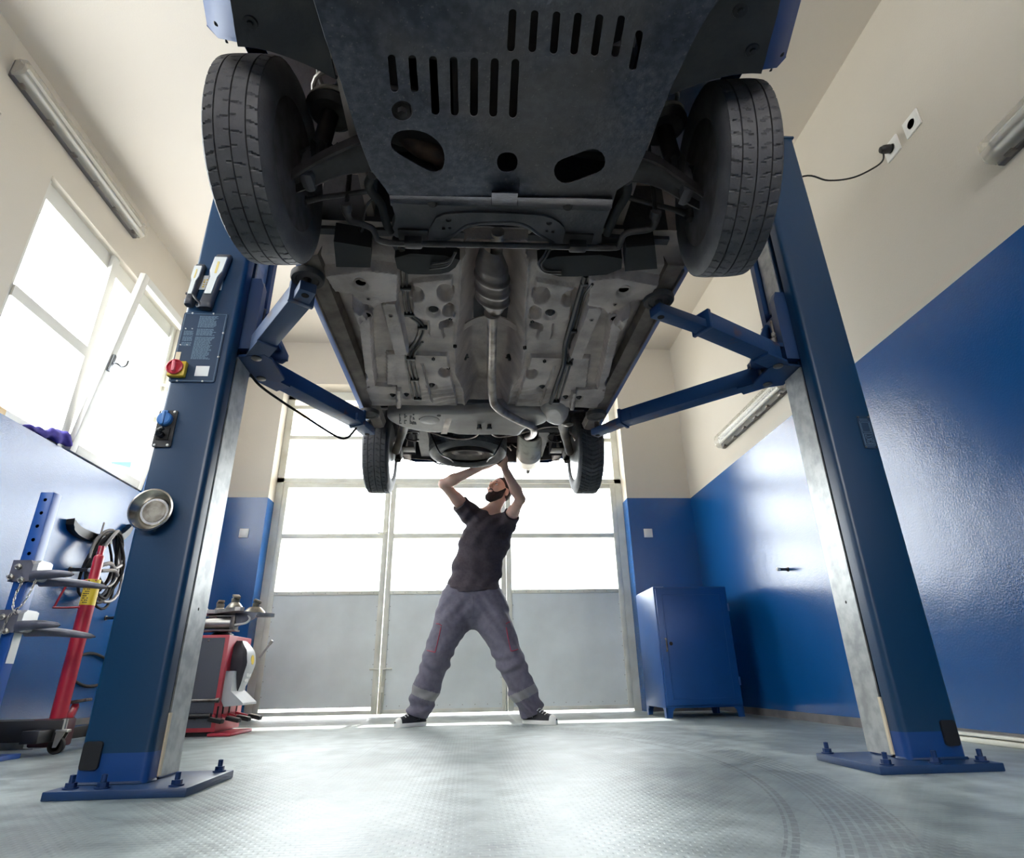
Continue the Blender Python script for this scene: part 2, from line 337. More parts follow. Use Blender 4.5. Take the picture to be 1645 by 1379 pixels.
# ---- garage door: fixed frame with top lights, three leaves
fr = MB(); y0, y1 = YD - 0.02, YD + 0.05
fr.bx(OX0, OX0 + 0.07, y0, y1, 0, OZ).bx(OX1 - 0.07, OX1, y0, y1, 0, OZ).bx(OX0, OX1, y0, y1, OZ - 0.10, OZ)
fr.bx(OX0, OX1, y0, y1, 2.212, 2.258)
struct(fr, 'door_1', 'door_frame_paint')
D1 = bpy.data.objects['door_1']
SE = [OX0 + 0.07, -0.842, 0.353, OX1 - 0.07]
tl = MB()
for xx in SE[1:3]: tl.bx(xx - 0.022, xx + 0.022, y0 + 0.005, y1, 2.258, OZ - 0.10)
for za in (2.698, 3.055): tl.bx(SE[0], SE[3], y0 + 0.008, y1 - 0.005, za, za + 0.042)
tl.build('transom_bars', 'door_frame_paint', D1, 0)
for k in range(3):
    MB().bx(SE[k] + 0.0, SE[k + 1], YD + 0.012, YD + 0.018, 2.255, OZ - 0.098).build('transom_pane', 'pane_glass', D1, 0)
mat('zinc_steel', (170, 168, 160), 0.35, 0.9)
for k in range(3):
    a, b = SE[k] + (0.006 if k == 1 else 0.0015), SE[k + 1] - 0.0015
    lf = MB(); st = 0.052; zb, zt = 0.02, 2.205
    ya, yb = YD - 0.022, YD + 0.03
    lf.bx(a, a + st, ya, yb, zb, zt, 0.003).bx(b - st, b, ya, yb, zb, zt, 0.003).bx(a + st, b - st, ya, yb, 2.155, zt, 0.003).bx(a + st, b - st, ya, yb, 1.625, 1.672, 0.003)
    lf.bx(a + st, b - st, ya, yb, 1.07, 1.108, 0.003).bx(a + st, b - st, ya, yb, zb, zb + 0.035, 0.003)
    # dark glazing gaskets read as thin lines
    root = struct(lf, 'door_%d' % (k + 2), 'door_frame_paint', smooth=30)
    g0 = 0.035 if k != 0 else 0.060
    pn = MB().bx(a + st * .5, b - st * .5, ya + 0.008, ya + 0.016, zb + g0, 1.075)
    pn.build('sheet_panel', 'door_panel_paint', root, 0)
    rv = MB()
    for t in np.arange(a + 0.08, b - 0.05, 0.115):
        for zz in (1.088, 0.085): rv.lathe([(0.0045, 0), (0.003, 0.003), (0, 0.0035)], (t, ya + (0.0 if zz > 1 else 0.008), zz), (0, -1, 0), 8)
    for zz in np.arange(0.18, 1.05, 0.13):
        for xx in (a + 0.06, b - 0.06): rv.lathe([(0.0045, 0), (0.003, 0.003), (0, 0.0035)], (xx, ya + 0.008, zz), (0, -1, 0), 8)
    rv.build('rivets', 'zinc_steel', root)
    for (z0, z1) in ((1.108, 1.625), (1.672, 2.155)): MB().bx(a + st * .6, b - st * .6, YD + 0.0, YD + 0.006, z0 - 0.01, z1 + 0.01).build('pane', 'pane_glass', root, 0)
    if k == 0:
        h = MB().tube(bez([(b - 0.01, ya - 0.012, 1.98), (b - 0.01, ya - 0.012, 1.72), (b - 0.013, ya - 0.02, 1.68), (b - 0.05, ya - 0.03, 1.672), (b - 0.10, ya - 0.03, 1.674)]), 0.008)
        h.bx(b - 0.022, b + 0.0, ya - 0.02, ya, 1.80, 1.86); h.build('handle', 'door_frame_paint', root)
        h = MB().tube(bez([(b + 0.0, ya - 0.012, 0.02), (b + 0.0, ya - 0.012, 0.36), (b - 0.01, ya - 0.016, 0.395), (b - 0.085, ya - 0.02, 0.398)]), 0.008)
        h.bx(b - 0.02, b, ya - 0.02, ya, 0.20, 0.25); h.build('bolt', 'door_frame_paint', root)
    if k == 1:
        h = MB().tube(bez([(a + 0.028, ya - 0.012, 0.02), (a + 0.028, ya - 0.012, 0.36), (a + 0.04, ya - 0.016, 0.395), (a + 0.115, ya - 0.02, 0.40)]), 0.008)
        h.bx(a + 0.01, a + 0.046, ya - 0.02, ya, 0.20, 0.25); h.build('bolt', 'door_frame_paint', root)
        h = MB().tube([(b - 0.02, ya - 0.012, 0.02), (b - 0.02, ya - 0.012, 0.22)], 0.008); h.build('bolt', 'door_frame_paint', root)

# ---- windows of the left wall
def window(name, ya, yb, mull, sash):
    xo = XL - 0.105; xi = XL - 0.035; fw = 0.055
    f = MB().bx(xo, xi, ya, ya + fw, WZ0, WZ1).bx(xo, xi, yb - fw, yb, WZ0, WZ1).bx(xo, xi - .02, ya + fw, yb - fw, WZ1 - .115, WZ1).bx(xo, xi, ya + fw, yb - fw, WZ0, WZ0 + fw)
    f.bx(xo, xi + 0.01, mull - 0.035, mull + 0.035, WZ0, WZ1)
    f.bx(xo, xi + 0.012, ya + fw, mull - 0.03, 2.40, 2.475)
    root = struct(f, name, 'window_alu', smooth=0)
    g = MB().bx(xo + 0.03, xo + 0.036, ya + 0.02, mull, WZ0 + 0.02, WZ1 - 0.02); g.build('pane', 'pane_glass', root, 0)
    a, b = mull + 0.04, yb - 0.03; z0, z1 = WZ0 + 0.012, WZ1 - 0.085; s = 0.062
    sm = MB().bx(-.022, .022, a, a + s, 0, z1 - z0, .004).bx(-.022, .022, b - s, b, 0, z1 - z0, .004).bx(-.022, .022, a + s, b - s, 0, s, .004).bx(-.022, .022, a + s, b - s, z1 - z0 - s, z1 - z0, .004)
    pm = MB().bx(-.003, .003, a + s * .5, b - s * .5, s * .5, z1 - z0 - s * .5)
    hm = MB().box((0.03, a + s / 2, (z1 - z0) * .47), (0.016, 0.032, 0.13), None, .004)
    hm.tube(bez([(0.03, a + s / 2, (z1 - z0) * .47), (0.065, a + s / 2, (z1 - z0) * .47), (0.072, a + s / 2 + 0.05, (z1 - z0) * .47 + 0.002), (0.072, a + s / 2 + 0.085, (z1 - z0) * .47 + 0.035), (0.07, a + s / 2 + 0.09, (z1 - z0) * .47 + 0.075)]), 0.008)
    xb = XL - 0.012 if sash else xi - 0.02
    R = rot('Y', sash)
    for m_ in (sm, pm, hm):
        P = np.array(m_.v) @ R.T; P[:, 0] += xb; P[:, 2] += z0; m_.v = [tuple(p) for p in P]
    so = sm.build('sash', 'window_alu', root, 30); pm.build('sash_pane', 'pane_glass', so, 0); hm.build('sash_handle', mat('handle_grey', (120, 122, 126), 0.35, 0.6), so)
    if sash:
        p0 = np.array([0, b - 0.01, (z1 - z0) * .30]) @ R.T + np.array([xb, 0, z0])
        MB().tube([(xi, b + 0.01, z0 + 0.28), tuple(p0)], 0.007).build('sash_stay', 'handle_grey', root)
window('window_1', 2.958, 4.74, 3.755, 6.8)
window('window_2', 0.45, 2.52, 1.5, 0.0)
# ================================================================== THE TWO LIFT POSTS
def post_paint():
    m = bpy.data.materials.new('lift_paint'); m.use_nodes = True; nt = m.node_tree; b = nt.nodes['Principled BSDF']; L = nt.links.new
    geo = nt.nodes.new('ShaderNodeNewGeometry'); sep = nt.nodes.new('ShaderNodeSeparateXYZ'); L(geo.outputs['Position'], sep.inputs[0])
    lt = nt.nodes.new('ShaderNodeMath'); lt.operation = 'LESS_THAN'; lt.inputs[1].default_value = 0.108; L(sep.outputs['Z'], lt.inputs[0])
    x = nt.nodes.new('ShaderNodeMix'); x.data_type = 'RGBA'; x.inputs['A'].default_value = _lin((7, 50, 82)) + (1,); x.inputs['B'].default_value = _lin((14, 62, 124)) + (1,); L(lt.outputs[0], x.inputs['Factor'])
    L(x.outputs['Result'], b.inputs['Base Color']); b.inputs['Roughness'].default_value = 0.34
    n = nt.nodes.new('ShaderNodeTexNoise'); n.inputs['Scale'].default_value = 160; L(geo.outputs['Position'], n.inputs['Vector'])
    bp = nt.nodes.new('ShaderNodeBump'); bp.inputs['Strength'].default_value = 0.08; bp.inputs['Distance'].default_value = 0.003; L(n.outputs['Fac'], bp.inputs['Height']); L(bp.outputs['Normal'], b.inputs['Normal'])
    MATS['lift_paint'] = m
post_paint()
mat('lift_blue', (20, 54, 96), 0.42, rgb2=(26, 50, 82), nscale=5, nlo=.45, nhi=.75)
mat('arm_blue', (28, 64, 108), 0.45, rgb2=(92, 62, 52), nscale=9, nlo=0.60, nhi=0.72, bump=0.1)
mat('arm_grey_blue', (66, 82, 112), 0.5, rgb2=(80, 66, 66), nscale=10, nlo=0.6, nhi=0.75)
mat('zinc_plate', (178, 180, 178), 0.38, 0.55, rgb2=(150, 152, 152), nscale=22)
mat('black_rubber', (22, 21, 22), 0.75)
mat('black_plastic', (20, 20, 24), 0.42)
mat('bolt_blue', (20, 50, 96), 0.4, 0.3)
mat('steel_dull', (120, 116, 112), 0.42, 0.8, rgb2=(88, 80, 74), nscale=20)
mat('cream_wood', (215, 200, 170), 0.6)
mat('panel_navy', (18, 48, 76), 0.35)
mat('panel_print', (96, 122, 142), 0.5)
mat('yellow_plastic', (214, 178, 40), 0.4)
mat('red_plastic', (176, 32, 52), 0.35)
mat('pink_plastic', (214, 108, 118), 0.4)
mat('socket_blue', (52, 112, 178), 0.35)
mat('paper_white', (222, 222, 220), 0.6)
ZA = 1.58
PY0, PY1, PH = 2.14, 2.36, 2.89

def lift_post(xo, xi, side, label):
    s = 1 if side == 'L' else -1                                   # s: towards the car
    root = thing('lift_post', label, 'car lift post', ((xo + xi) / 2, 2.24, 0.0), 'two posts of the car lift')
    # base plate
    a, b = (-1.215, -0.815) if s > 0 else (1.285, 1.70)
    MB().bx(a, b, 2.03, 2.40, 0.0, 0.024, 0.003).build('base_plate', 'lift_blue', root, 30)
    bolts = [(-1.165, 2.075), (-1.07, 2.065), (-0.865, 2.075), (-0.85, 2.36), (-1.17, 2.37)] if s > 0 else [(1.32, 2.38), (1.33, 2.06), (1.50, 2.065), (1.66, 2.07), (1.65, 2.37)]
    for (bx_, by_) in bolts:
        m = MB().lathe([(0.021, 0), (0.021, 0.004), (0.0, 0.004)], (bx_, by_, 0.024), n=20).lathe([(0.015, 0.004), (0.015, 0.016), (0.0, 0.018)], (bx_, by_, 0.024), n=6).lathe([(0.008, 0.012), (0.008, 0.036), (0, 0.038)], (bx_, by_, 0.024), n=12)
        m.build('anchor_bolt', 'bolt_blue', root, 30)
    # C section, open towards the car: outline in plan
    t = 0.009; w = abs(xi - xo); r = 0.022
    out = []
    def X(u): return xo + s * u
    for k in range(6): q = math.radians(180 + 90 * k / 5); out.append((r * 0.6 + r * 0.6 * math.cos(q), PY0 + r * 0.6 + r * 0.6 * math.sin(q)))
    for k in range(6): q = math.radians(270 + 90 * k / 5); out.append((w - r + r * math.cos(q), PY0 + r + r * math.sin(q)))
    out += [(w, PY0 + 0.066), (w - t, PY0 + 0.066), (w - t, PY0 + r), (w - r, PY0 + t), (t + r * .4, PY0 + t), (t, PY0 + r), (t, PY1 - t), (w - 0.014, PY1 - t), (w - 0.014, PY0 + 0.098), (w - 0.005, PY0 + 0.098), (w - 0.005, PY1 - .006), (w - 0.014, PY1), (0.008, PY1), (0, PY1 - 0.008)]
    MB().prism(out, (0.024, PH), lambda p, q, e: (X(p), q, e)).build('column', 'lift_paint', root, 35)
    MB().bx(X(-.004), X(w + .004), PY0 - .004, PY1 + .004, PH, PH + 0.012).build('top_cap', 'lift_paint', root, 0)
    mb = MB().bx(X(w - 0.004), X(w + 0.002), PY0 + 0.078, PY1 - 0.004, 0.03, ZA - 0.02)
    mb.bx(X(w - 0.004), X(w + 0.002), PY0 + 0.105, PY1 - 0.004, ZA + 0.35, PH - 0.01)
    rail = mb.build('slide_cover', 'zinc_plate', root, 0)
    MB().lathe([(0.006, 0), (0, 0.0005)], (X(w + 0.0022), PY0 + 0.14, 0.55), (s, 0, 0), 12).build('hole', 'dark_hole', rail)
    MB().bx(X(w - 0.008), X(w + 0.006), PY0 + 0.066, PY0 + 0.080, 0.035, 0.215).build('wedge_strip', 'cream_wood', root, 0)
    # weld-on foot rim
    MB().tube([(X(.0), PY0 - .001, .026), (X(w - r), PY0 - .001, .026), (X(w), PY0 + r, .026), (X(w), PY0 + .06, .026)], 0.006, 6).build('weld_bead', 'lift_blue', root)
    # carriage riding in the slot, its arms below
    cx0, cx1 = X(w - 0.02), X(w + 0.085)
    c = MB().prism([(0, 0), (0.060, 0), (0.060, 0.32), (0.045, 0.36), (0, 0.36)], (PY0 + 0.072, PY0 + 0.115), lambda p, q, e: (X(w - .004 + p), e, ZA + 0.02 + q))
    c.prism([(0, 0), (0.050, 0), (0.050, 0.75), (0, 0.75)], (PY1 + 0.012, PY1 + 0.05), lambda p, q, e: (X(w - .03 + p), e, ZA + q))
    c.bx(X(w - .02), X(w + .03), PY0 + .115, PY1 + 0.05, ZA + 0.03, ZA + 0.30)
    c.prism([(0.0, 0.0), (0.14, 0.0), (0.14, 0.03), (0.03, 0.24), (0, 0.24)], (PY1 - .02, PY1 - .005), lambda p, q, e: (X(w + .02 + p), e, ZA + 0.04 + q))
    c.prism([(-.02, PY0 + .09), (0.11, PY0 + .07), (0.13, PY0 + .11), (0.13, PY1 + .07), (0.10, PY1 + .10), (-.02, PY1 + .05)], (ZA + 0.085, ZA + 0.105), lambda p, q, e: (X(w + p), q, e))
    c.prism([(-.02, PY0 + .09), (0.11, PY0 + .07), (0.13, PY0 + .11), (0.13, PY1 + .07), (0.10, PY1 + .10), (-.02, PY1 + .05)], (ZA - 0.012, ZA - 0.002), lambda p, q, e: (X(w + p), q, e))
    c.build('carriage', 'lift_blue', root, 30)
    # arm restraint rod with its spring
    rp = [(X(w + 0.055), PY0 + 0.135, ZA + 0.02 + 0.24 * k / 40) for k in range(41)]
    MB().tube([rp[0], rp[-1]], 0.006, 8).tube([(p[0] + 0.011 * math.cos(i * 1.6), p[1] + 0.011 * math.sin(i * 1.6), p[2]) for i, p in enumerate(bez(rp[5:30], 3))], 0.003, 5).build('restraint_rod', 'steel_dull', root)
    z0, z1 = ZA, ZA + 0.078
    def arm(name, piv, e1, wid, ext, padxy, ewid, paint):
        """sleeve from pivot to e1, inner beam on to ext, pad on its end"""
        piv = np.array([*piv, 0]); e1 = np.array([*e1, 0]); ext = np.array([*ext, 0]); d = (e1 - piv) / np.linalg.norm(e1 - piv)
        st = piv + d * 0.02
        h = (z1 - z0)
        m = MB().beam(st + [0, 0, (z0 + z1) / 2], e1 + [0, 0, (z0 + z1) / 2], wid, h, bev=0.006)
        nrm = np.array([-d[1], d[0], 0])
        # welded collar at the mouth
        m.beam(e1 - d * 0.012 + [0, 0, (z0 + z1) / 2], e1 + d * 0.006 + [0, 0, (z0 + z1) / 2], wid + 0.012, h + 0.010, bev=0.003)
        # pivot tongue
        pr = [tuple((piv + nrm * wid * .5 - d * 0.01)[:2]), tuple((piv + nrm * wid * .5 + d * 0.13)[:2]), tuple((piv - nrm * wid * .5 + d * 0.13)[:2]), tuple((piv - nrm * wid * .5 - d * 0.01)[:2]), tuple((piv - nrm * wid * .3 - d * 0.045)[:2]), tuple((piv + nrm * wid * .3 - d * 0.045)[:2])]
        m.prism(pr, (z0 - 0.010, z0 + 0.002), XY)
        ar = m.build(name, paint, root, 30)
        MB().lathe([(0.021, 0), (0.021, 0.006), (0.017, 0.009), (0, 0.009)], tuple(piv[:2]) + (z0 - 0.010,), (0, 0, -1), 24).lathe([(0.016, 0), (0.016, 0.13), (0, .13)], tuple(piv[:2]) + (z0 - .005,), (0, 0, 1), 16).build('pivot_pin', 'steel_dull', ar)
        d2 = (ext - e1) / (np.linalg.norm(ext - e1) + 1e-9)
        m = MB().beam(e1 - d2 * 0.08 + [0, 0, z0 + .022], ext + [0, 0, z0 + .022], ewid, 0.040, bev=0.004)
        m.build('inner_beam', paint, ar, 30)
        px, py = padxy
        MB().lathe([(0.0135, 0), (0.0135, 0.003), (0, 0.003)], (px, py, z0 + .0035), (0, 0, -1), 16).build('pin_hole', 'dark_hole', ar)
        MB().lathe([(0.016, -0.0), (0.016, 0.045), (0, .045)], (px, py, z0 + 0.038), n=20).build('pad_screw', 'steel_dull', ar)
        zt = SILLZ(py) - 0.001
        p = MB().lathe([(0.0, 0.0), (0.038, 0.0), (0.042, -0.004), (0.056, -0.004), (0.060, 0.002), (0.060, 0.018), (0.052, 0.020), (0, 0.020)], (px, py, zt - 0.020), n=36)
        p.build('rubber_pad', mat('pad_grey', (58, 54, 54), .7, rgb2=(84, 78, 76), nscale=18), ar)
        return ar
    if s > 0:
        arm('front_arm', (-0.915, 2.235), (-0.632, 1.845), 0.082, (-0.590, 1.775), (-0.605, 1.80), 0.060, 'arm_grey_blue')
        arm('rear_arm', (-0.955, 2.42), (-0.625, 2.985), 0.088, (-0.585, 3.125), (-0.592, 3.105), 0.074, 'arm_blue')
    else:
        arm('front_arm', (1.365, 2.225), (0.925, 1.975), 0.082, (0.700, 1.868), (0.727, 1.885), 0.060, 'arm_blue')
        arm('rear_arm', (1.400, 2.40), (0.835, 2.935), 0.086, (0.708, 3.11), (0.722, 3.09), 0.062, 'arm_blue')
    # black foot cover, low on the front face
    u0, u1 = (-1.188, -1.132) if s > 0 else (1.603, 1.654)
    MB().prism(rrect(u0, u1, 0.064, 0.142, 0.010), (PY0 - 0.009, PY0 - 0.0005), XZ).build('foot_cover', 'black_plastic', root, 30)
    return root

def SILLZ(y): return 1.672 + 0.040 * (y - 1.8)          # underside of the car's sills

LP = lift_post(-1.198, -0.985, 'L', 'blue steel lift post with red and yellow switch and control panel')
RP = lift_post(1.669, 1.463, 'R', 'blue steel lift post beside the tall blue wall, with small outlined plate')
fy = PY0 - 0.0006
def screw(mb, x, z, r=0.006, y=None): mb.lathe([(r, 0), (r, 0.002), (r * .6, 0.004), (0, 0.0042)], (x, fy if y is None else y, z), (0, -1, 0), 12)
# control panel
pn = MB().prism(rrect(-1.196, -1.020, 1.398, 1.722, 0.008), (fy - 0.004, fy), XZ).build('control_panel', 'panel_navy', LP, 30)
m = MB()
for (p, q) in (((-1.190, 1.404), (-1.026, 1.404)), ((-1.026, 1.404), (-1.026, 1.716)), ((-1.026, 1.716), (-1.190, 1.716)), ((-1.190, 1.716), (-1.190, 1.404))): m.tube([(p[0], fy - .004, p[1]), (q[0], fy - .004, q[1])], 0.0012, 6)
m.build('panel_border', 'panel_print', pn)
rnd = random.Random(4)
m = MB(); z = 1.705
while z > 1.50:
    if rnd.random() > 0.12:
        x1 = -1.052 - rnd.random() * 0.02; x = -1.131
        while x < x1 - 0.004:
            l = min(0.004 + rnd.random() * 0.010, x1 - x); m.bx(x, x + l, fy - .0046, fy - .0041, z - 0.0017, z + 0.0009); x += l + 0.0018
    z -= 0.0048
for (za_, zb_) in ((1.632, 1.612), (1.605, 1.585), (1.578, 1.560)):
    z = za_
    while z > zb_:
        x = -1.180
        while x < -1.146: l = 0.004 + rnd.random() * 0.008; m.bx(x, min(x + l, -1.142), fy - .0046, fy - .0041, z - 0.0016, z + 0.0008); x += l + 0.0018
        z -= 0.0046
m.build('panel_text', 'panel_print', pn, 0)
for (x, z, r) in ((-1.163, 1.718, .004), (-1.078, 1.718, .004), (-1.024, 1.625, .004), (-1.024, 1.513, .004), (-1.163, 1.4015, .004), (-1.066, 1.4015, .004), (-1.176, 1.643, .0026), (-1.150, 1.643, .0026), (-1.182, 1.566, .0026), (-1.156, 1.566, .0026)):
    m = MB(); screw(m, x, z, r, fy - .004); m.build('screw', 'white_plastic', pn)
MB().bx(-1.191, -1.172, fy - .006, fy - .004, 1.497, 1.532).build('meter_window', 'cream_wood', pn, 0)
MB().bx(-1.102, -1.050, fy - .005, fy - .004, 1.425, 1.470).build('white_sticker', 'paper_white', pn, 0)
sw = MB().box((-1.166, fy - 0.014, 1.448), (0.066, 0.022, 0.066), None, 0.004).build('switch_box', 'yellow_plastic', pn, 30)
MB().lathe([(0.026, 0), (0.031, 0.004), (0.032, 0.012), (0.027, 0.014), (0.025, 0.008), (0, 0.008)], (-1.170, fy - 0.024, 1.450), (0, -1, 0), 32).build('red_dial', 'red_plastic', sw)
MB().box((-1.170, fy - 0.038, 1.450), (0.013, 0.016, 0.046), rot('Y', -4), 0.004).build('dial_grip', 'pink_plastic', sw, 30)
# socket plate
sp = MB().prism(rrect(-1.200, -1.132, 1.122, 1.273, 0.006), (fy - 0.006, fy), XZ).build('socket_plate', 'black_plastic', LP, 30)
MB().lathe([(0.027, 0), (0.027, 0.016), (0.023, 0.020), (0, 0.021)], (-1.170, fy - .006, 1.233), (0, -1, 0), 28).bx(-1.181, -1.159, fy - .026, fy - .008, 1.252, 1.266, .003).bx(-1.1745, -1.1655, fy - .031, fy - .024, 1.207, 1.259, .002).build('socket_lid', 'socket_blue', sp, 30)
MB().bx(-1.190, -1.146, fy - .010, fy - .006, 1.150, 1.198).build('socket_recess', 'dark_hole', sp, 0)
MB().tube(bez([(-1.172, fy - .010, 1.168), (-1.172, fy - .03, 1.170), (-1.165, fy - .04, 1.178), (-1.152, fy - .042, 1.184)]), [0.013] * 8 + [0.010] * 8 + [0.008] * 9, 12).build('air_coupling', 'black_plastic', sp)
for (x, z) in ((-1.190, 1.266), (-1.143, 1.266), (-1.190, 1.129), (-1.143, 1.129)):
    m = MB(); screw(m, x, z, 0.005, fy - .006); m.build('screw', 'white_plastic', sp)
# label above the panel, half behind the lamp
lb = MB().bx(-1.165, -1.070, fy - .002, fy, 1.840, 1.912).build('paper_label', 'paper_white', LP, 0)
m = MB()
for i in range(5):
    for k in range(4): m.bx(-1.150 + i * 0.012, -1.143 + i * 0.012, fy - .003, fy - .002, 1.850 + k * 0.012, 1.857 + k * 0.012 - (0.003 if (i + k) % 2 else 0))
m.build('label_print', 'yellow_plastic', lb, 0)
# plate with an outlined drawing on the other post
rp = MB().prism(rrect(1.602, 1.657, 1.139, 1.285, 0.003), (fy - 0.003, fy), XZ).build('outline_plate', 'panel_navy', RP, 30)
m = MB(); yy = fy - .003
def oline(pts, closed=True): m.tube([(p[0], yy, p[1]) for p in (pts + pts[:1] if closed else pts)], 0.0011, 5)
oline(rrect(1.608, 1.650, 1.150, 1.262, 0.006)); oline(rrect(1.612, 1.646, 1.212, 1.256, 0.006)); oline(rrect(1.611, 1.650, 1.158, 1.205, 0.004))
oline(circ(1.633, 1.170, 0.014, 24, 0.011)); oline(circ(1.633, 1.170, 0.008, 20, 0.006)); oline([(1.618, 1.200), (1.618, 1.185), (1.626, 1.178), (1.646, 1.186)], False); oline([(1.622, 1.200), (1.624, 1.190), (1.646, 1.195)], False)
for k in range(7): m.bx(1.612 + k * .005, 1.6155 + k * .005, yy - .0006, yy, 1.268, 1.271)
m.build('plate_drawing', 'panel_print', rp)
for (x, z) in ((1.607, 1.279), (1.652, 1.279), (1.607, 1.145), (1.652, 1.145)):
    m = MB(); screw(m, x, z, 0.004, fy - .003); m.build('screw', 'steel_dull', rp)
# black cable along the rear arm of the near-left post
MB().tube(bez([(-0.985, 2.37, 1.56), (-0.94, 2.45, 1.525), (-0.80, 2.70, 1.49), (-0.70, 2.87, 1.47), (-0.66, 2.93, 1.49), (-0.625, 2.965, 1.56)]), 0.006).build('cable', 'black_rubber', LP)

# ---- inspection lamps held on the post by magnets, and the magnetic dish
mat('lamp_grey', (58, 60, 68), 0.4)
mat('lamp_lens', (222, 224, 220), 0.3)
mat('led_yellow', (228, 206, 128), 0.4)
def work_lamp(x0, z0, x1, z1, w, label, hook):
    """rounded body leaning along the post, lens window on the front"""
    root = thing('inspection_lamp', label, 'inspection lamp', ((x0 + x1) / 2, PY0 - 0.03, z0), 'magnetic inspection lamps')
    y0 = PY0 - 0.002; L = z1 - z0
    def cx(t): return x0 + (x1 - x0) * t
    sec = []
    for t, wd, dp in ((0, .80, .030), (0.03, .86, .034), (.10, .86, .036), (.11, .80, .034), (.30, .80, .032), (.48, .80, .032), (.62, 1.0, .034), (.90, 1.02, .032), (.975, .98, .028), (1, .85, .02)):
        h = w * wd / 2; row = []
        for k in range(20):
            a = 2 * math.pi * k / 20; ca, sa = math.cos(a), math.sin(a)
            row.append((cx(t) + h * abs(ca) ** .6 * (1 if ca >= 0 else -1), y0 - dp / 2 - dp / 2 * abs(sa) ** .6 * (1 if sa >= 0 else -1), z0 + L * t))
        sec.append(row)
    b = MB().grid(sec, cv=True); b.add(sec[0], [tuple(range(20))]); b.add(sec[-1], [tuple(range(20))])
    body = b.build('lamp_body', 'lamp_grey', root, 50)
    yf = y0 - 0.0365
    out = []
    for t, f in ((.22, .22), (.44, .22), (.53, .22), (.64, .40), (.90, .40)): out.append((cx(t) + w * f, z0 + L * t))
    out += [(cx(t) - w * f, z0 + L * t) for t, f in ((.90, .40), (.64, .40), (.53, .22), (.44, .22), (.22, .22))]
    ln = MB().prism(out, (yf, y0 - .02), XZ).build('lamp_lens', 'lamp_lens', root, 30)
    MB().box((cx(.70), yf, z0 + L * .70), (w * .14, .002, L * .22), rot('Y', 4)).build('led_strip', 'led_yellow', ln, 0)
    if hook:
        m = MB().tube(bez([(cx(.25) + .01, y0 - .028, z0 + L * .22), (cx(.2) + .03, y0 - .034, z0 + L * .10), (cx(.1) + .052, y0 - .03, z0 - .002), (cx(.1) + .040, y0 - .02, z0 - .008), (cx(.1) + .03, y0 - .016, z0 + .002)]), 0.005, 8)
        m.tube([(cx(.3) - .022, y0 - .02, z0 + L * .26), (cx(.3) - .004, y0 - .024, z0 + L * .27)], 0.006, 8); m.build('hanging_hook', 'black_plastic', root)
work_lamp(-1.180, 1.748, -1.166, 1.956, 0.038, 'slim grey inspection lamp with a black hook, stuck high on the lift post', True)
work_lamp(-1.112, 1.735, -1.078, 2.012, 0.064, 'thick grey inspection lamp without hook, stuck over the paper label', False)
mat('dish_steel', (196, 192, 184), 0.22, 0.95, rgb2=(150, 146, 138), nscale=12)
mat('dish_core', (170, 164, 152), 0.4, 0.5, rgb2=(120, 112, 100), nscale=24)
root = thing('magnetic_dish', 'round steel magnetic parts dish stuck on the lift post', 'dish', (-1.134, PY0 - 0.02, 0.80))
MB().lathe([(0.048, 0), (0.052, 0.004), (0.060, 0.020), (0.0735, 0.036), (0.0765, 0.036), (0.0765, 0.039), (0.071, 0.040), (0.057, 0.024), (0.048, 0.010), (0.0, 0.010)], (-1.134, PY0 - 0.001, 0.872), (0, -1, 0), 48).build('bowl', 'dish_steel', root, 50)
MB().lathe([(0.040, 0.0095), (0.039, 0.013), (0.020, 0.0135), (0.019, 0.0125), (0.008, 0.0125), (0, 0.013)], (-1.134, PY0 - 0.001, 0.872), (0, -1, 0), 40).build('magnet', 'dish_core', root, 30)
# ================================================================== THE CAR ON THE LIFT
CX = 0.080
mat('car_blue', (9, 62, 120), 0.5, 0.0, coat=0.0, spec=0.3)
mat('under_grey', (190, 174, 166), 0.6, rgb2=(140, 126, 119), nscale=7, nlo=0.35, nhi=0.7, bump=0.25, bscale=70)
mat('under_dark', (82, 78, 80), 0.6, rgb2=(54, 52, 56), nscale=9, nlo=0.35, nhi=0.7, bump=0.2)
mat('liner_black', (46, 45, 49), 0.6, rgb2=(72, 68, 66), nscale=6, nlo=0.45, nhi=0.75, bump=0.15)
mat('cast_iron', (70, 66, 66), 0.5, 0.5, rgb2=(48, 44, 44), nscale=14)
mat('rusty', (96, 74, 60), 0.7, 0.2, rgb2=(58, 46, 42), nscale=18)
mat('pipe_steel', (182, 168, 158), 0.42, 0.45, rgb2=(120, 106, 96), nscale=12)
mat('muffler_steel', (222, 213, 200), 0.45, 0.25, rgb2=(180, 168, 152), nscale=16, nlo=.5, nhi=.72)
mat('tank_plastic', (158, 148, 142), 0.5, rgb2=(136, 126, 120), nscale=5, bump=0.1)
mat('spring_steel', (166, 158, 146), 0.45, 0.3)
mat('rim_steel', (186, 186, 184), 0.3, 0.85)
mat('rim_dark', (104, 100, 98), 0.45, 0.4, rgb2=(78, 70, 66), nscale=18)
mat('tyre_rubber', (66, 64, 66), 0.6, rgb2=(86, 84, 84), nscale=16, nlo=.4, nhi=.75, bump=0.12, bscale=140)
mat('print_black', (34, 32, 34), 0.6)
mat('engine_dark', (26, 25, 26), 0.6, rgb2=(44, 36, 32), nscale=10)
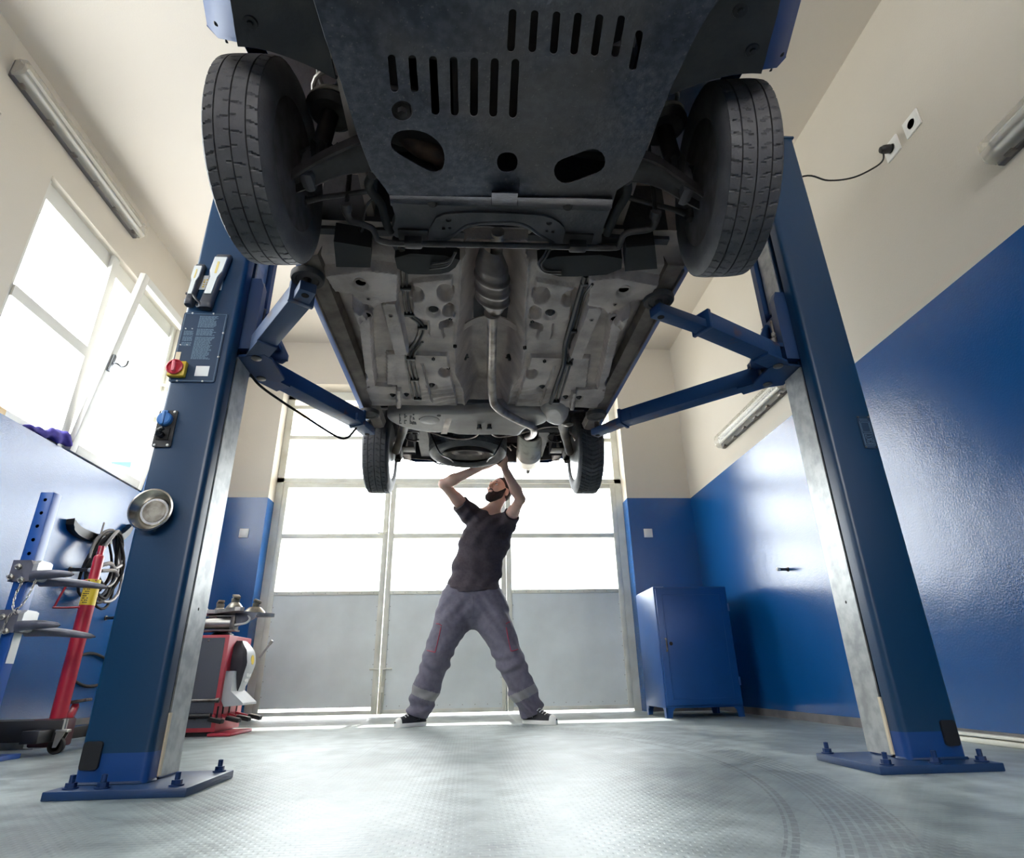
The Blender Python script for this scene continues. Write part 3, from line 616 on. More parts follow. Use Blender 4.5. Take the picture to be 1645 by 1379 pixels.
def skid_mat():
    m = mat('skid_plate', (92, 94, 104), 0.46, 0.55, rgb2=(58, 60, 70), nscale=5, nlo=.35, nhi=.68, bump=0.2, bscale=90, detail=8)
    nt = m.node_tree; b = nt.nodes['Principled BSDF']; L = nt.links.new; tc = nt.nodes['Texture Coordinate']; src = b.inputs['Base Color'].links[0].from_socket
    def ramp(scale, lo, hi, ca, cb, det=6):
        n = nt.nodes.new('ShaderNodeTexNoise'); n.inputs['Scale'].default_value = scale; n.inputs['Detail'].default_value = det; L(tc.outputs['Object'], n.inputs['Vector'])
        r = nt.nodes.new('ShaderNodeValToRGB'); r.color_ramp.elements[0].position = lo; r.color_ramp.elements[1].position = hi; r.color_ramp.elements[0].color = ca; r.color_ramp.elements[1].color = cb; L(n.outputs['Fac'], r.inputs['Fac']); return r
    g = ramp(46, .40, .62, (.62, .62, .64, 1), (1.12, 1.10, 1.08, 1)); x = nt.nodes.new('ShaderNodeMix'); x.data_type = 'RGBA'; x.blend_type = 'MULTIPLY'; x.inputs['Factor'].default_value = .8; L(src, x.inputs['A']); L(g.outputs['Color'], x.inputs['B'])
    d = ramp(2.3, .52, .66, (0, 0, 0, 1), (.55, .55, .55, 1)); y = nt.nodes.new('ShaderNodeMix'); y.data_type = 'RGBA'; y.inputs['B'].default_value = _lin((104, 96, 92)) + (1,); L(d.outputs['Color'], y.inputs['Factor']); L(x.outputs['Result'], y.inputs['A'])
    sp = ramp(130, .66, .70, (0, 0, 0, 1), (.3, .3, .3, 1), 2); z = nt.nodes.new('ShaderNodeMix'); z.data_type = 'RGBA'; z.inputs['B'].default_value = _lin((138, 132, 128)) + (1,); L(sp.outputs['Color'], z.inputs['Factor']); L(y.outputs['Result'], z.inputs['A'])
    L(z.outputs['Result'], b.inputs['Base Color'])
    return m
skid_mat()
CAR = thing('car', 'small blue car raised high on the two post lift, seen from below', 'car', (CX, 2.5, 1.45))

def onub(px, py, off=0.03):
    r = ray(px, py); a = 1.672 + off; t = (a - 0.072 - CAMZ) / (r[2] - 0.04 * r[1]); return CAM + r * t
def c3(x, y, off=0.03): return onub(440 + x / 4.055, 380 + y / 4.055, off)
def c1(x, y): return (300 + x / 3.135, y / 3.135)
def c2(x, y): return (780 + x / 3.135, y / 3.135)

# ---------------- stamped floor pan as a height field
def poly_sd(poly, X, Y):
    d = np.full(X.shape, 1e9); ins = np.zeros(X.shape, bool); n = len(poly)
    for i in range(n):
        ax, ay = poly[i]; bx, by = poly[(i + 1) % n]; ex, ey = bx - ax, by - ay
        t = np.clip(((X - ax) * ex + (Y - ay) * ey) / (ex * ex + ey * ey + 1e-12), 0, 1)
        d = np.minimum(d, np.hypot(X - ax - t * ex, Y - ay - t * ey))
        c = ((ay > Y) != (by > Y)) & (X < (bx - ax) * (Y - ay) / (by - ay + 1e-12) + ax); ins ^= c
    return np.where(ins, d, -d)
def sstep(d, w): t = np.clip(d / w + 0.5, 0, 1); return t * t * (3 - 2 * t)
def P3(lst, off=0.03): return [tuple(c3(x, y, off)[:2]) for x, y in lst]
def mir(poly): return [(2 * CX - 0.004 - x, y) for x, y in poly]
def vnoise(X, Y, s, seed=0):
    r = np.random.RandomState(seed); g = r.rand(64, 64); u, v = X * s + 100, Y * s + 100
    i, j = np.floor(u).astype(int), np.floor(v).astype(int); f, h = u - i, v - j; f = f * f * (3 - 2 * f); h = h * h * (3 - 2 * h)
    G = lambda a, b: g[a % 64, b % 64]
    return (G(i, j) * (1 - f) + G(i + 1, j) * f) * (1 - h) + (G(i, j + 1) * (1 - f) + G(i + 1, j + 1) * f) * h
GS = 0.005
xs = np.arange(CX - 0.70, CX + 0.7001, GS); ys_ = np.arange(1.60, 3.06, GS)
GX, GY = np.meshgrid(xs, ys_, indexing='ij'); Hh = np.zeros(GX.shape)
def stamp(poly, depth, w=0.016, both=True):
    global Hh
    depth *= 1.5; w *= .5
    for p in ([poly, mir(poly)] if both else [poly]): Hh = Hh + depth * sstep(poly_sd(p, GX, GY), w)
def dent(x, y, rx, ry, depth, ang=0.0, both=True):
    global Hh
    c = c3(x, y)[:2]
    for sx in ((1, -1) if both else (1,)):
        
        cx_ = c[0] if sx > 0 else 2 * CX - 0.004 - c[0]
        q = np.sqrt(((GX - cx_) / rx) ** 2 + ((GY - c[1]) / ry) ** 2); Hh = Hh + 1.4 * depth * (1 - sstep(q - 1, 0.40))
stamp(P3([(350, 330), (500, 335), (548, 560), (600, 880), (545, 850), (450, 650)]), -0.030)
stamp(P3([(515, 330), (600, 400), (640, 470), (645, 690), (668, 925), (640, 942), (605, 932), (565, 560)]), 0.036, 0.020)
stamp(P3([(700, 395), (735, 380), (800, 383), (880, 725), (790, 738)]), 0.030, 0.014)
stamp(P3([(330, 200), (620, 160), (815, 190), (810, 370), (700, 385), (640, 440), (560, 455), (510, 320), (400, 305)]), 0.030, 0.02)
stamp(P3([(905, 285), (1160, 255), (1160, 410), (1105, 440), (1180, 510), (1085, 540), (1110, 655), (1015, 640), (1010, 535), (930, 515), (908, 500)]), 0.012, 0.012)
stamp(P3([(735, 750), (1130, 760), (1140, 830), (1195, 1085), (800, 1085), (800, 950), (735, 945)]), 0.014, 0.012)
stamp(P3([(600, 950), (830, 965), (830, 1085), (600, 1085)]), 0.014, 0.012)
for (x, y, rx, ry) in ((922, 362, .030, .05), (1118, 352, .030, .055), (1138, 475, .022, .035), (1120, 568, .026, .035), (1112, 868, .026, .05), (585, 860, .02, .06)): dent(x, y, rx, ry, -0.030)
for (x, y) in ((1040, 475), (1030, 960), (775, 1025), (865, 1022), (570, 258), (612, 426)): dent(x, y, .026, .040, -0.010); 
# ribs running along
for k in range(3): stamp([(CX - .33 + .0, 2.52), (CX - .322, 2.52), (CX - .302, 2.98), (CX - .31, 2.98)], 0.004, 0.006)
# tunnel
tun = P3([(1248, 20), (1235, 200), (1215, 520), (1190, 690), (1188, 890), (1240, 1000), (1250, 1100)])
mid = [(x, y) for x, y in mir(tun)][::-1]
tpoly = tun + mid
sd = poly_sd(tpoly, GX, GY)
Hh = np.where(sd > -0.02, Hh * (1 - sstep(sd + .0, 0.03)), Hh) - 0.135 * sstep(sd - 0.035, 0.085)
# welded seam lip along the tunnel edge
Hh += 0.010 * np.exp(-((sd + 0.006) / 0.007) ** 2)
# wrinkles of the rear heat pads, faint unevenness everywhere
wr = np.exp(-(((GX - CX + .22) / .12) ** 2 + ((GY - 2.90) / .10) ** 2)) + np.exp(-(((GX - CX - .22) / .12) ** 2 + ((GY - 2.90) / .10) ** 2))
Hh += -.055 * sstep(1.70 - GY, .05) * (sd < .0)
Hh += wr * 0.016 * (np.sin((GX * 1.2 + GY * 2.6) * 46 + 5 * vnoise(GX, GY, 9, 3)) * 0.5)
Hh += 0.003 * (vnoise(GX, GY, 22, 1) - .5) + 0.004 * (vnoise(GX, GY, 8, 2) - .5)
Z = 1.672 + 0.04 * (GY - 1.8) + 0.034 - Hh
FLOOR = MB().grid(np.stack([GX, GY, Z], -1)).build('floor_pan', 'under_grey', CAR, 60, fixn=False)
def floor_z(x, y):
    i = int(np.clip(round((x - xs[0]) / GS), 0, len(xs) - 1)); j = int(np.clip(round((y - ys_[0]) / GS), 0, len(ys_) - 1)); return float(Z[i, j])
def bothx(x): return (x, 2 * CX - 0.004 - x)
# round drain holes with pressed rims, plugs, bolts
def hole(x, y, r, name='drain_hole'):
    for xx in bothx(x):
        z = floor_z(xx, y) - 0.001
        MB().lathe([(r * 1.5, 0.004), (r * 1.35, -0.003), (r * 1.05, -0.003), (r * .98, 0.006)], (xx, y, z), n=24).build('pressed_rim', 'under_grey', FLOOR)
        MB().lathe([(r, -0.0005), (0, -0.0005)], (xx, y, z + 0.001), n=20).build(name, 'dark_hole', FLOOR)
for (x, y, r) in ((570, 258, .019), (612, 426, .017), (620, 346, .006), (765, 462, .007), (622, 925, .005)): q = c3(x, y); hole(q[0], q[1], r)
for (x, y, r) in ((1040, 475, .017), (1030, 960, .013), (775, 1025, .013), (865, 1022, .012)):
    q = c3(x, y)
    for xx in bothx(q[0]):
        z = floor_z(xx, q[1])
        MB().lathe([(r * 1.3, 0.004), (r * 1.2, -0.004), (r * .9, -0.006), (r * .75, -.010), (r * .4, -.016), (0, -0.017)], (xx, q[1], z), n=20).build('floor_plug', 'cast_iron', FLOOR)
for (x, y) in ((1148, 330), (1150, 545), (1137, 852), (1040, 775), (1180, 705)):
    q = c3(x, y)
    for xx in bothx(q[0]):
        z = floor_z(xx, q[1]); MB().bx(xx - .008, xx + .008, q[1] - .002, q[1] + .002, z - .012, z + .004).bx(xx - .002, xx + .002, q[1] - .012, q[1] + .012, z - .010, z + .004).build('clip', 'black_plastic', FLOOR, 0)
# tunnel bolts on tabs
for (x, y) in ((1245, 815), (1535, 818)):
    q = c3(x, y, .10); z = 1.672 + .04 * (q[1] - 1.8) + .13
    MB().lathe([(.016, .01), (.016, -.004), (.008, -.006), (.008, -.020), (0, -.021)], (q[0], q[1], z), n=12).tube([(q[0] - .02, q[1], z - .004), (q[0], q[1], z - .012), (q[0] + .02, q[1], z - .004)], .003, 6).build('shield_bolt', 'cast_iron', FLOOR)
# brake and fuel lines with their clips
def line_tube(pts, r, m, name, n=5):
    P = [];
    for (x, y) in pts:
        q = onub(x, y, 0.0); z = min(floor_z(q[0], q[1]) - r * 1.3, 1.672 + .04 * (q[1] - 1.8) + .03); P.append((q[0], q[1], z))
    return MB().tube(bez(P, n), r, 8).build(name, m, CAR)
g3 = lambda x, y: (440 + x / 4.055, 380 + y / 4.055)
g4 = lambda x, y: (760 + x / 4.055, 380 + y / 4.055)
A_ = [(832, 255), (838, 380), (862, 530), (945, 618), (915, 720), (858, 790), (880, 930), (905, 1062)]
line_tube([g3(x, y) for x, y in A_], 0.0055, 'steel_dull', 'brake_line')
line_tube([g3(x + 28, y + 2) for x, y in A_], 0.0055, 'cast_iron', 'brake_line')
line_tube([g3(x + 52, y + 4) for x, y in A_[4:]], 0.0055, 'steel_dull', 'brake_line')
B_ = [(735, 280), (690, 420), (650, 560), (618, 660), (600, 740), (590, 830), (545, 960), (505, 1080)]
line_tube([g4(x, y) for x, y in B_], 0.012, 'black_plastic', 'line_conduit')
line_tube([g4(x + 22, y) for x, y in B_[:5]] + [g4(640, 790), g4(615, 835), g4(575, 960), g4(540, 1080)], 0.0055, 'steel_dull', 'fuel_line')
line_tube([g4(x + 40, y + 4) for x, y in B_[:4]] + [g4(628, 745), g4(662, 795), g4(635, 840), g4(598, 960), g4(562, 1080)], 0.0055, 'cast_iron', 'fuel_line')
for (x, y) in ((845, 372), (868, 540), (955, 625), (880, 800), (905, 935), (925, 1060)):
    q = onub(*g3(x + 12, y), 0.0); z = floor_z(q[0], q[1]); MB().box((q[0], q[1], z - .010), (.042, .016, .018), None, .003).build('line_clip', 'black_plastic', CAR, 30)
for (x, y) in ((728, 330), (640, 640), (600, 830), (520, 1075)):
    q = onub(*g4(x + 14, y), 0.0); z = floor_z(q[0], q[1]); MB().box((q[0], q[1], z - .012), (.05, .016, .022), None, .003).build('line_clip', 'black_plastic', CAR, 30)

# ---------------- sills and body shell
def zs(y): return SILLZ(y) + 0.006
FAX, RAX, FZ, RZ = 1.355, 3.80, 1.727, 1.742
AR = 0.325
st = sorted(set([round(v, 4) for v in list(np.linspace(0.50, 1.0, 9)) + [FAX + AR * math.cos(a) for a in np.linspace(0, math.pi, 21)] + list(np.linspace(1.70, 3.44, 14)) + [RAX + AR * math.cos(a) for a in np.linspace(0, math.pi, 21)] + list(np.linspace(4.14, 4.46, 7))]))
def archz(y):
    z = -1
    for yc, zc in ((FAX, FZ + 0.085), (RAX, RZ + 0.085)):
        if abs(y - yc) < AR: z = max(z, zc + math.sqrt(max(AR * AR - (y - yc) ** 2, 0)))
    return z
def ip(y, tab): return float(np.interp(y, [t[0] for t in tab], [t[1] for t in tab]))
def section(y):
    lowz = ip(y, [(0.50, 1.84), (0.62, 1.785), (0.85, 1.765), (1.03, 1.755), (1.06, zs(1.7)), (3.40, zs(3.4)), (4.12, zs(3.5) + .02), (4.30, 1.885), (4.46, 1.905)])
    wf = ip(y, [(0.50, .70), (0.56, .80), (0.68, .88), (0.85, .95), (1.03, 1.0), (3.9, 1.0), (4.2, .97), (4.40, .90), (4.46, .84)])
    tuck = ip(y, [(0.5, .60), (1.03, .672), (1.06, .700), (3.4, .695), (4.1, .68), (4.46, .62)]) / .80 * (1 if y > 1.04 else 1)
    top = ip(y, [(0.50, 2.22), (0.60, 2.32), (1.25, 2.52), (1.36, 2.55), (1.95, 2.94), (2.4, 2.98), (3.5, 2.96), (4.05, 2.90), (4.38, 2.45), (4.46, 2.2)])
    belt = min(ip(y, [(0.5, 2.15), (1.2, 2.40), (2.0, 2.46), (4.2, 2.50), (4.46, 2.1)]), top - .03)
    W = .80 * wf
    pts = [(.80 * tuck * min(1, wf + .02), lowz), (.80 * tuck * wf + .038, lowz + .022), (W * .965, lowz + .11), (W * .995, lowz + .25), (W, lowz + .40), (W * .985, belt)]
    tw = ip(y, [(0.5, .9), (1.3, .9), (1.95, .72), (3.9, .70), (4.3, .78), (4.46, .8)])
    pts += [(W * (tw + (.985 - tw) * .45), belt + (top - belt) * .6), (W * tw, top - (.03 if top - belt > .1 else .01)), (W * tw * .5, top), (0, top)]
    a = archz(y)
    if a > 0: zz_ = [p[1] for p in pts[:6]]; xx_ = [p[0] for p in pts[:6]]; pts = [((x, z) if z > a + i * .003 else (float(np.interp(a + i * .003, zz_, xx_)), a + i * .003)) for i, (x, z) in enumerate(pts)]
    return pts
shell = MB()
for sgn in (-1, 1): shell.grid([[(CX + sgn * x, y, z) for x, z in section(y)] for y in st])
for yy in (st[0], st[-1]):
    s_ = section(yy); V = [(CX - x, yy, z) for x, z in s_] + [(CX + x, yy, z) for x, z in s_[::-1][1:]]; shell.add(V, [tuple(range(len(V)))])
BODY = shell.build('body_shell', 'car_blue', CAR, 38)
# pinch-weld flanges under each sill and the sill box behind them
for sgn in (-1, 1):
    m = MB(); xx = CX + sgn * .700
    P = []
    for y in np.linspace(1.72, 3.40, 12):
        P.append([(xx + sgn * -.004, y, zs(y) + .012), (xx - sgn * .004, y, zs(y) - .004), (xx - sgn * .008, y, zs(y) - .004), (xx - sgn * .010, y, zs(y) + .012)])
    m.grid(P)
    m.grid([[(xx - sgn * .008, y, zs(y) + .008), (xx - sgn * .045, y, zs(y) + .004), (xx - sgn * .070, y, zs(y) + .012), (xx - sgn * .082, y, zs(y) + .05)] for y in np.linspace(1.70, 3.40, 12)])
    m.build('sill_flange', mat('sill_dirt', (112, 100, 92), 0.7, rgb2=(84, 72, 66), nscale=11), CAR, 30)
# wheel-arch liners: a barrel over each wheel and an inner wall
for (yc, zc, nm) in ((FAX, FZ + .085, 'f'), (RAX, RZ + .085, 'r')):
    for sgn in (-1, 1):
        m = MB(); x1 = CX + sgn * .738; x0 = CX + sgn * (.455 if nm == 'f' else .50)
        A = np.linspace(math.radians(3), math.radians(162), 30)
        m.grid([[(x, yc + (AR + .004) * math.cos(a), zc + (AR + .004) * math.sin(a)) for x in np.linspace(x0, x1, 5)] for a in A])
        V = [(x0, yc + (AR + .004) * math.cos(a), zc + (AR + .004) * math.sin(a)) for a in A]; m.add(V, [tuple(range(len(V)))])
        m.build('wheel_arch_liner', 'under_grey' if nm == 'f' else 'under_dark', CAR, 40)
# bumper undertray each side, curving up into the arch
for sgn in (-1, 1):
    P = []
    for v in np.linspace(0, 1, 12):
        row = []
        for u in np.linspace(0, 1, 10):
            off = .45 + .222 * u; ye = 1.005 + .09 * (1 - u) ** 1.8; y = .60 + (ye - .60) * v
            z = 1.752 + .02 * (1 - u) + .16 * max(0, (0.80 - y)) + (.0 if v < .9 else -.004) + 0.012 * math.sin(6 * u + 4 * v) * (1 - v) * .6
            w = ip(y, [(0.6, .84), (0.85, .95), (1.03, 1.0)])
            row.append((CX + sgn * off * (w if u > .5 else 1), y, z))
        P.append(row)
    m = MB().grid(P); e = P[-1]; m.grid([e, [(x, y + .012, z + .02) for x, y, z in e], [(x, y + .02, z + .09) for x, y, z in e]])
    tr = m.build('bumper_undertray', 'liner_black', CAR, 50)
    for (u, yy) in ((.62, .95), (.55, .86)):
        x = CX + sgn * u; MB().lathe([(.019, 0), (.017, -.004), (.008, -.004), (.007, -.009), (0, -.009)], (x * 1.0, yy, 1.752 + .03 * (1 - (u - .3) / .425) - .002), n=16).build('tray_screw', 'black_plastic', tr)
    for (y_, z_, r_) in ((.965, 1.80, .0065), (.985, 1.775, .005)):
        MB().lathe([(r_, 0), (r_ * .5, .003), (0, .004)], (CX + sgn * (.708 if r_ > .006 else .698), y_ + (.0 if r_ > .006 else .022), 1.768), (sgn * .5, 0, -.85), 14).build('bumper_fixing', 'black_plastic', BODY)
# firewall / engine-bay walls keep the inside dark
MB().bx(CX - .62, CX + .62, 1.63, 1.66, 1.74, 2.45).build('firewall', 'under_dark', CAR, 0)
for sgn in (-1, 1): MB().bx(CX + sgn * .43, CX + sgn * .455, .62, 1.66, 1.80, 2.45).build('inner_wing', 'under_grey', CAR, 0)
MB().bx(CX - .70, CX + .70, 3.05, 3.08, 1.76, 2.05).build('rear_bulkhead', 'under_dark', CAR, 0); MB().bx(CX - .72, CX + .72, 3.06, 4.42, 2.06, 2.09).build('boot_floor', 'under_dark', CAR, 0)

# ---------------- skid plate with its real slots
def skid_xy(px, py): r = ray(px, py); t = (1.645 - CAMZ) / r[2]; p = CAM + r * t; return (p[0], p[1])
L_ = [c1(1018, 980), c1(1000, 950), c1(930, 862), c1(860, 680), c1(780, 420), c1(700, 200), c1(640, 0)]
R_ = [c2(645, 1010), c2(660, 960), c2(740, 905), c2(800, 780), c2(940, 430), c2(1060, 180), c2(1130, 60)]
out = [skid_xy(*p) for p in L_] + [(-0.36, 0.70), (-0.33, 0.60), (0.50, 0.60), (0.56, 0.72)] + [skid_xy(*p) for p in R_[::-1]]
def slot(a, b, w):
    a = np.array(a); b = np.array(b); d = b - a; L = np.hypot(*d); d /= L; n = np.array([-d[1], d[0]]); a = a + d * w; b = b - d * w; o_ = []
    for k in range(9): t = math.pi * k / 8; o_.append(tuple(a + w * (n * math.cos(t) - d * math.sin(t))))
    for k in range(9): t = math.pi * k / 8; o_.append(tuple(b + w * (-n * math.cos(t) + d * math.sin(t))))
    return [skid_xy(*p) for p in o_]
holes = []
for (x0, y0, x1, y1) in ((1029, 275, 1048, 468), (1134, 278, 1149, 470), (1239, 282, 1254, 583), (1343, 285, 1350, 587), (1448, 290, 1446, 590), (1552, 293, 1543, 593)): holes.append(slot(c1(x0, y0), c1(x1, y1), 6.4))
holes.append(slot(c2(152, 297), c2(136, 598), 6.4))
for (x0, y0, x1, y1) in ((138, 46, 127, 264), (249, 52, 234, 268), (360, 58, 341, 276), (468, 64, 443, 280), (577, 72, 547, 286), (687, 78, 650, 292), (777, 153, 738, 357)): holes.append(slot(c2(x0, y0), c2(x1, y1), 6.2))
holes.append([skid_xy(*c1(1085 + 54 * math.cos(a), 560 + 52 * math.sin(a))) for a in np.linspace(0, 2 * math.pi, 28, endpoint=False)])
def soften(poly, k=2):
    for _ in range(k):
        q = []
        for i in range(len(poly)):
            a = np.array(poly[i]); b = np.array(poly[(i + 1) % len(poly)]); q += [tuple(a * .75 + b * .25), tuple(a * .25 + b * .75)]
        poly = q
    return poly
holes.append([skid_xy(*c1(*p)) for p in soften([(1055, 655), (1195, 655), (1295, 735), (1300, 850), (1250, 872), (1210, 862), (1040, 765), (1022, 720)])])
holes.append([skid_xy(*c2(*p)) for p in soften([(58, 768), (161, 768), (161, 869), (58, 869)], 2)])
holes.append(slot(c2(348, 884), c2(600, 792), 20.5))
def skz(x, y): return 1.645 + max(0, .80 - y) * .22 + .018 * math.exp(-((x - CX) / .5) ** 2) * 0
SK = MB().plate(out, holes, 0.0, 0.004, lambda a, b, e: (a, b, skz(a, b) + e)).build('skid_plate', 'skid_plate', CAR, 20)
# folded side rims and the rear flange with its bolts
def edge_strip(a, b, dz=.022, dx=0, dy=0): return [a, b, (b[0] + dx, b[1] + dy, b[2] + dz), (a[0] + dx, a[1] + dy, a[2] + dz)]
m = MB()
lp = [skid_xy(*p) for p in L_]; rp_ = [skid_xy(*p) for p in R_]
m.grid([[(x, y, skz(x, y)), (x - .004, y, skz(x, y) + .010), (x - .006, y, skz(x, y) + .03)] for x, y in lp[2:] + [(-.36, .70)]])
m.grid([[(x, y, skz(x, y)), (x + .004, y, skz(x, y) + .010), (x + .006, y, skz(x, y) + .03)] for x, y in rp_[2:] + [(.56, .72)]])
m.build('skid_rim', 'skid_plate', SK, 50)
yr = out[0][1]
def fl(px, py): r = ray(px, py); a = 1.645; k = .55; t = (a - k * (yr - 0.0) - CAMZ) / (r[2] - k * r[1]) ; p = CAM + r * t; return tuple(p)
for (xa, xb) in ((625.5, 789.5), (831, 984)):
    pts = [(xa, 314 + (xa - 625) * .018), (xb, 314 + (xb - 625) * .018), (xb - 1, 330 + (xb - 625) * .012), (xb - 14, 340 + (xb - 625) * .012), (xa + 16, 339 + (xa - 625) * .012), (xa + 2, 330 + (xa - 625) * .012)]
    V = [fl(*p) for p in pts]; V2 = [(p[0], p[1], p[2] + .004) for p in V]; n = len(V)
    m = MB().add(V + V2, [tuple(range(n)), tuple(range(2 * n - 1, n - 1, -1))] + [(i, (i + 1) % n, n + (i + 1) % n, n + i) for i in range(n)])
    fo = m.build('skid_flange', 'skid_plate', SK, 30)
    c = fl(695 if xa < 700 else 912, 326 if xa < 700 else 331); MB().lathe([(.016, 0), (.015, -.003), (.010, -.004), (.010, -.012), (0, -.013)], (c[0], c[1], c[2]), (0, .4, .9), 14).build('flange_bolt', 'cast_iron', fo)
c = [fl(790, 309), fl(832, 310), fl(830, 330), fl(790, 329)]; V = [(p[0], p[1], p[2] - .002) for p in c]; V2 = [(p[0], p[1], p[2] + .004) for p in c]
MB().add(V + V2, [(0, 1, 2, 3), (7, 6, 5, 4), (0, 1, 5, 4), (1, 2, 6, 5), (2, 3, 7, 6), (3, 0, 4, 7)]).build('skid_tab', 'skid_plate', SK, 0)

# ---------------- engine underside above the skid plate
m = MB().box((CX - .02, 1.02, 1.86), (.62, .40, .26), None, .05).box((CX + .16, 1.10, 1.79), (.34, .34, .14), None, .04).box((CX - .22, 1.12, 1.82), (.28, .36, .18), None, .06)
m.lathe([(.10, 0), (.12, .05), (.12, .20), (.08, .26), (0, .27)], (CX - .35, 1.12, 1.86), (1, 0, 0), 24)
ENG = m.build('engine', 'engine_dark', CAR, 40)
p = onz(*c1(1085, 556), 1.70); MB().lathe([(.026, 0), (.024, -.010), (.013, -.012), (.012, -.028), (0, -.03)], (p[0], p[1], 1.712), n=6).bx(p[0] - .06, p[0] + .06, p[1] - .05, p[1] + .07, 1.712, 1.76).build('drain_plug', 'cast_iron', ENG, 30)
p = onz(*c1(1200, 760), 1.72); MB().tube(bez([(p[0] - .12, p[1] - .05, 1.80), (p[0] - .02, p[1], 1.735), (p[0] + .04, p[1] + .03, 1.73), (p[0] + .08, p[1] + .15, 1.76)]), .028, 14).build('exhaust_front_pipe', 'rusty', ENG)

# ---------------- front subframe, cross brace, anti-roll bar, arms
def plate_px(poly, z, t, name, m_, parent=CAR, holes=(), sm=3, smooth=30):
    o_ = [tuple(onz(*p, z)[:2]) for p in (soften(poly, sm) if sm else poly)]
    hs = [[tuple(onz(*p, z)[:2]) for p in h] for h in holes]
    return MB().plate(o_, hs, z, z + t, XY).build(name, m_, parent, smooth)
g7 = lambda x, y: (560 + x / 5.483, 280 + y / 5.483)
g8 = lambda x, y: (780 + x / 5.14, 280 + y / 5.14)
SF = plate_px([g7(345, 150), g8(1060, 190), g8(1050, 250), g8(960, 470), g8(960, 570), g8(880, 590), g8(640, 600), g8(420, 480), g8(250, 425), g8(0, 420), g7(1180, 440), g7(1000, 490), g7(880, 580), g7(700, 590), g7(350, 560), g7(420, 400), g7(390, 300)], 1.692, .05, 'front_subframe', 'under_dark', sm=2)
hz = 1.682
CB = plate_px([g7(690, 575), g7(720, 470), g7(790, 360), g7(1000, 340), g8(0, 320), g8(330, 330), g8(520, 350), g8(640, 420), g8(665, 500), g8(650, 580), g8(560, 570), g8(440, 500), g8(340, 430), g8(230, 405), g8(0, 408), g7(1150, 436), g7(1040, 455), g7(940, 530), g7(860, 575), g7(760, 585)], hz, .008, 'cross_brace', 'under_dark', holes=[[g7(880 + 26 * math.cos(a), 405 + 18 * math.sin(a)) for a in np.linspace(0, 6.283, 18, endpoint=False)], [g7(*q) for q in ((822, 458), (850, 458), (850, 488), (822, 488))], [g7(890 + 14 * math.cos(a), 474 + 10 * math.sin(a)) for a in np.linspace(0, 6.283, 12, endpoint=False)], [g8(524 + 24 * math.cos(a), 405 + 16 * math.sin(a)) for a in np.linspace(0, 6.283, 18, endpoint=False)], [g8(*q) for q in ((546, 456), (572, 458), (568, 486), (543, 484))], [g8(506 + 13 * math.cos(a), 470 + 9 * math.sin(a)) for a in np.linspace(0, 6.283, 12, endpoint=False)]], sm=1)
e = [tuple(onz(*p, hz)) for p in (g7(760, 580), g7(860, 572), g7(940, 527), g7(1040, 452), g7(1150, 433), g8(0, 405), g8(230, 402), g8(340, 427), g8(440, 497), g8(560, 567))]
MB().tube(bez(e, 4), .006, 8).build('brace_edge', 'under_dark', CB)
# bushing pods behind it
for poly, bc in (([g7(360, 600), g7(500, 590), g7(880, 640), g7(830, 690), g7(700, 735), g7(440, 735), g7(420, 690)], (472, 650)), ([g8(490, 620), g8(700, 600), g8(950, 630), g8(880, 715), g8(790, 725), g8(640, 705), g8(560, 670)], (850, 650))):
    po = plate_px(poly, 1.690, .03, 'subframe_bracket', 'under_dark', sm=2)
    q = onz(*(g7(*bc) if bc[0] < 600 else g8(*bc)), 1.688); MB().lathe([(.016, 0), (.016, -.004), (.010, -.006), (.010, -.014), (0, -.015)], (q[0], q[1], 1.690), n=18).build('bracket_bolt', 'steel_dull', po)
arb = [(556, 335, 1.665), (558, 345, 1.662), (563, 354, 1.66), (575, 358, 1.66), (596, 366, 1.66), (602, 374, 1.66), (606, 384, 1.66), (620, 389, 1.66), (651, 391, 1.66), (859, 395.5, 1.66), (980, 398.5, 1.66), (995, 393, 1.66), (999, 384, 1.66), (1003, 377, 1.66), (1013, 373, 1.66), (1036, 370, 1.66), (1048, 366, 1.66), (1053, 356, 1.662), (1053, 346, 1.665)]
P = [tuple(onz(a, b, c)) for a, b, c in arb]; n_ = len(bez(P, 5)); rr = np.full(n_, .0105); rr[:8] = np.linspace(.016, .0105, 8); rr[-8:] = np.linspace(.0105, .016, 8)
AB = MB().tube(bez(P, 5), rr, 12).build('anti_roll_bar', 'cast_iron', CAR)
for (a, b) in ((664, 391), (928, 397)):
    q = onz(a, b, 1.66); MB().box((q[0], q[1], 1.664), (.062, .034, .036), None, .008).box((q[0], q[1] - .015, 1.682), (.10, .05, .008), None, .002).build('bar_bushing', 'cast_iron', AB, 30)
for s_, (a, b) in ((-1, (556, 333)), (1, (1053, 345))):
    q = onz(a, b, 1.665); MB().tube([tuple(q), (q[0] + s_ * -.005, q[1] - .02, 1.74), (q[0] + s_ * -.01, q[1] - .06, 2.02)], .0075, 8).lathe([(.017, -.012), (.019, 0), (.017, .012), (0, .014)], tuple(q), (0, -1, .3), 16).build('drop_link', 'cast_iron', CAR)
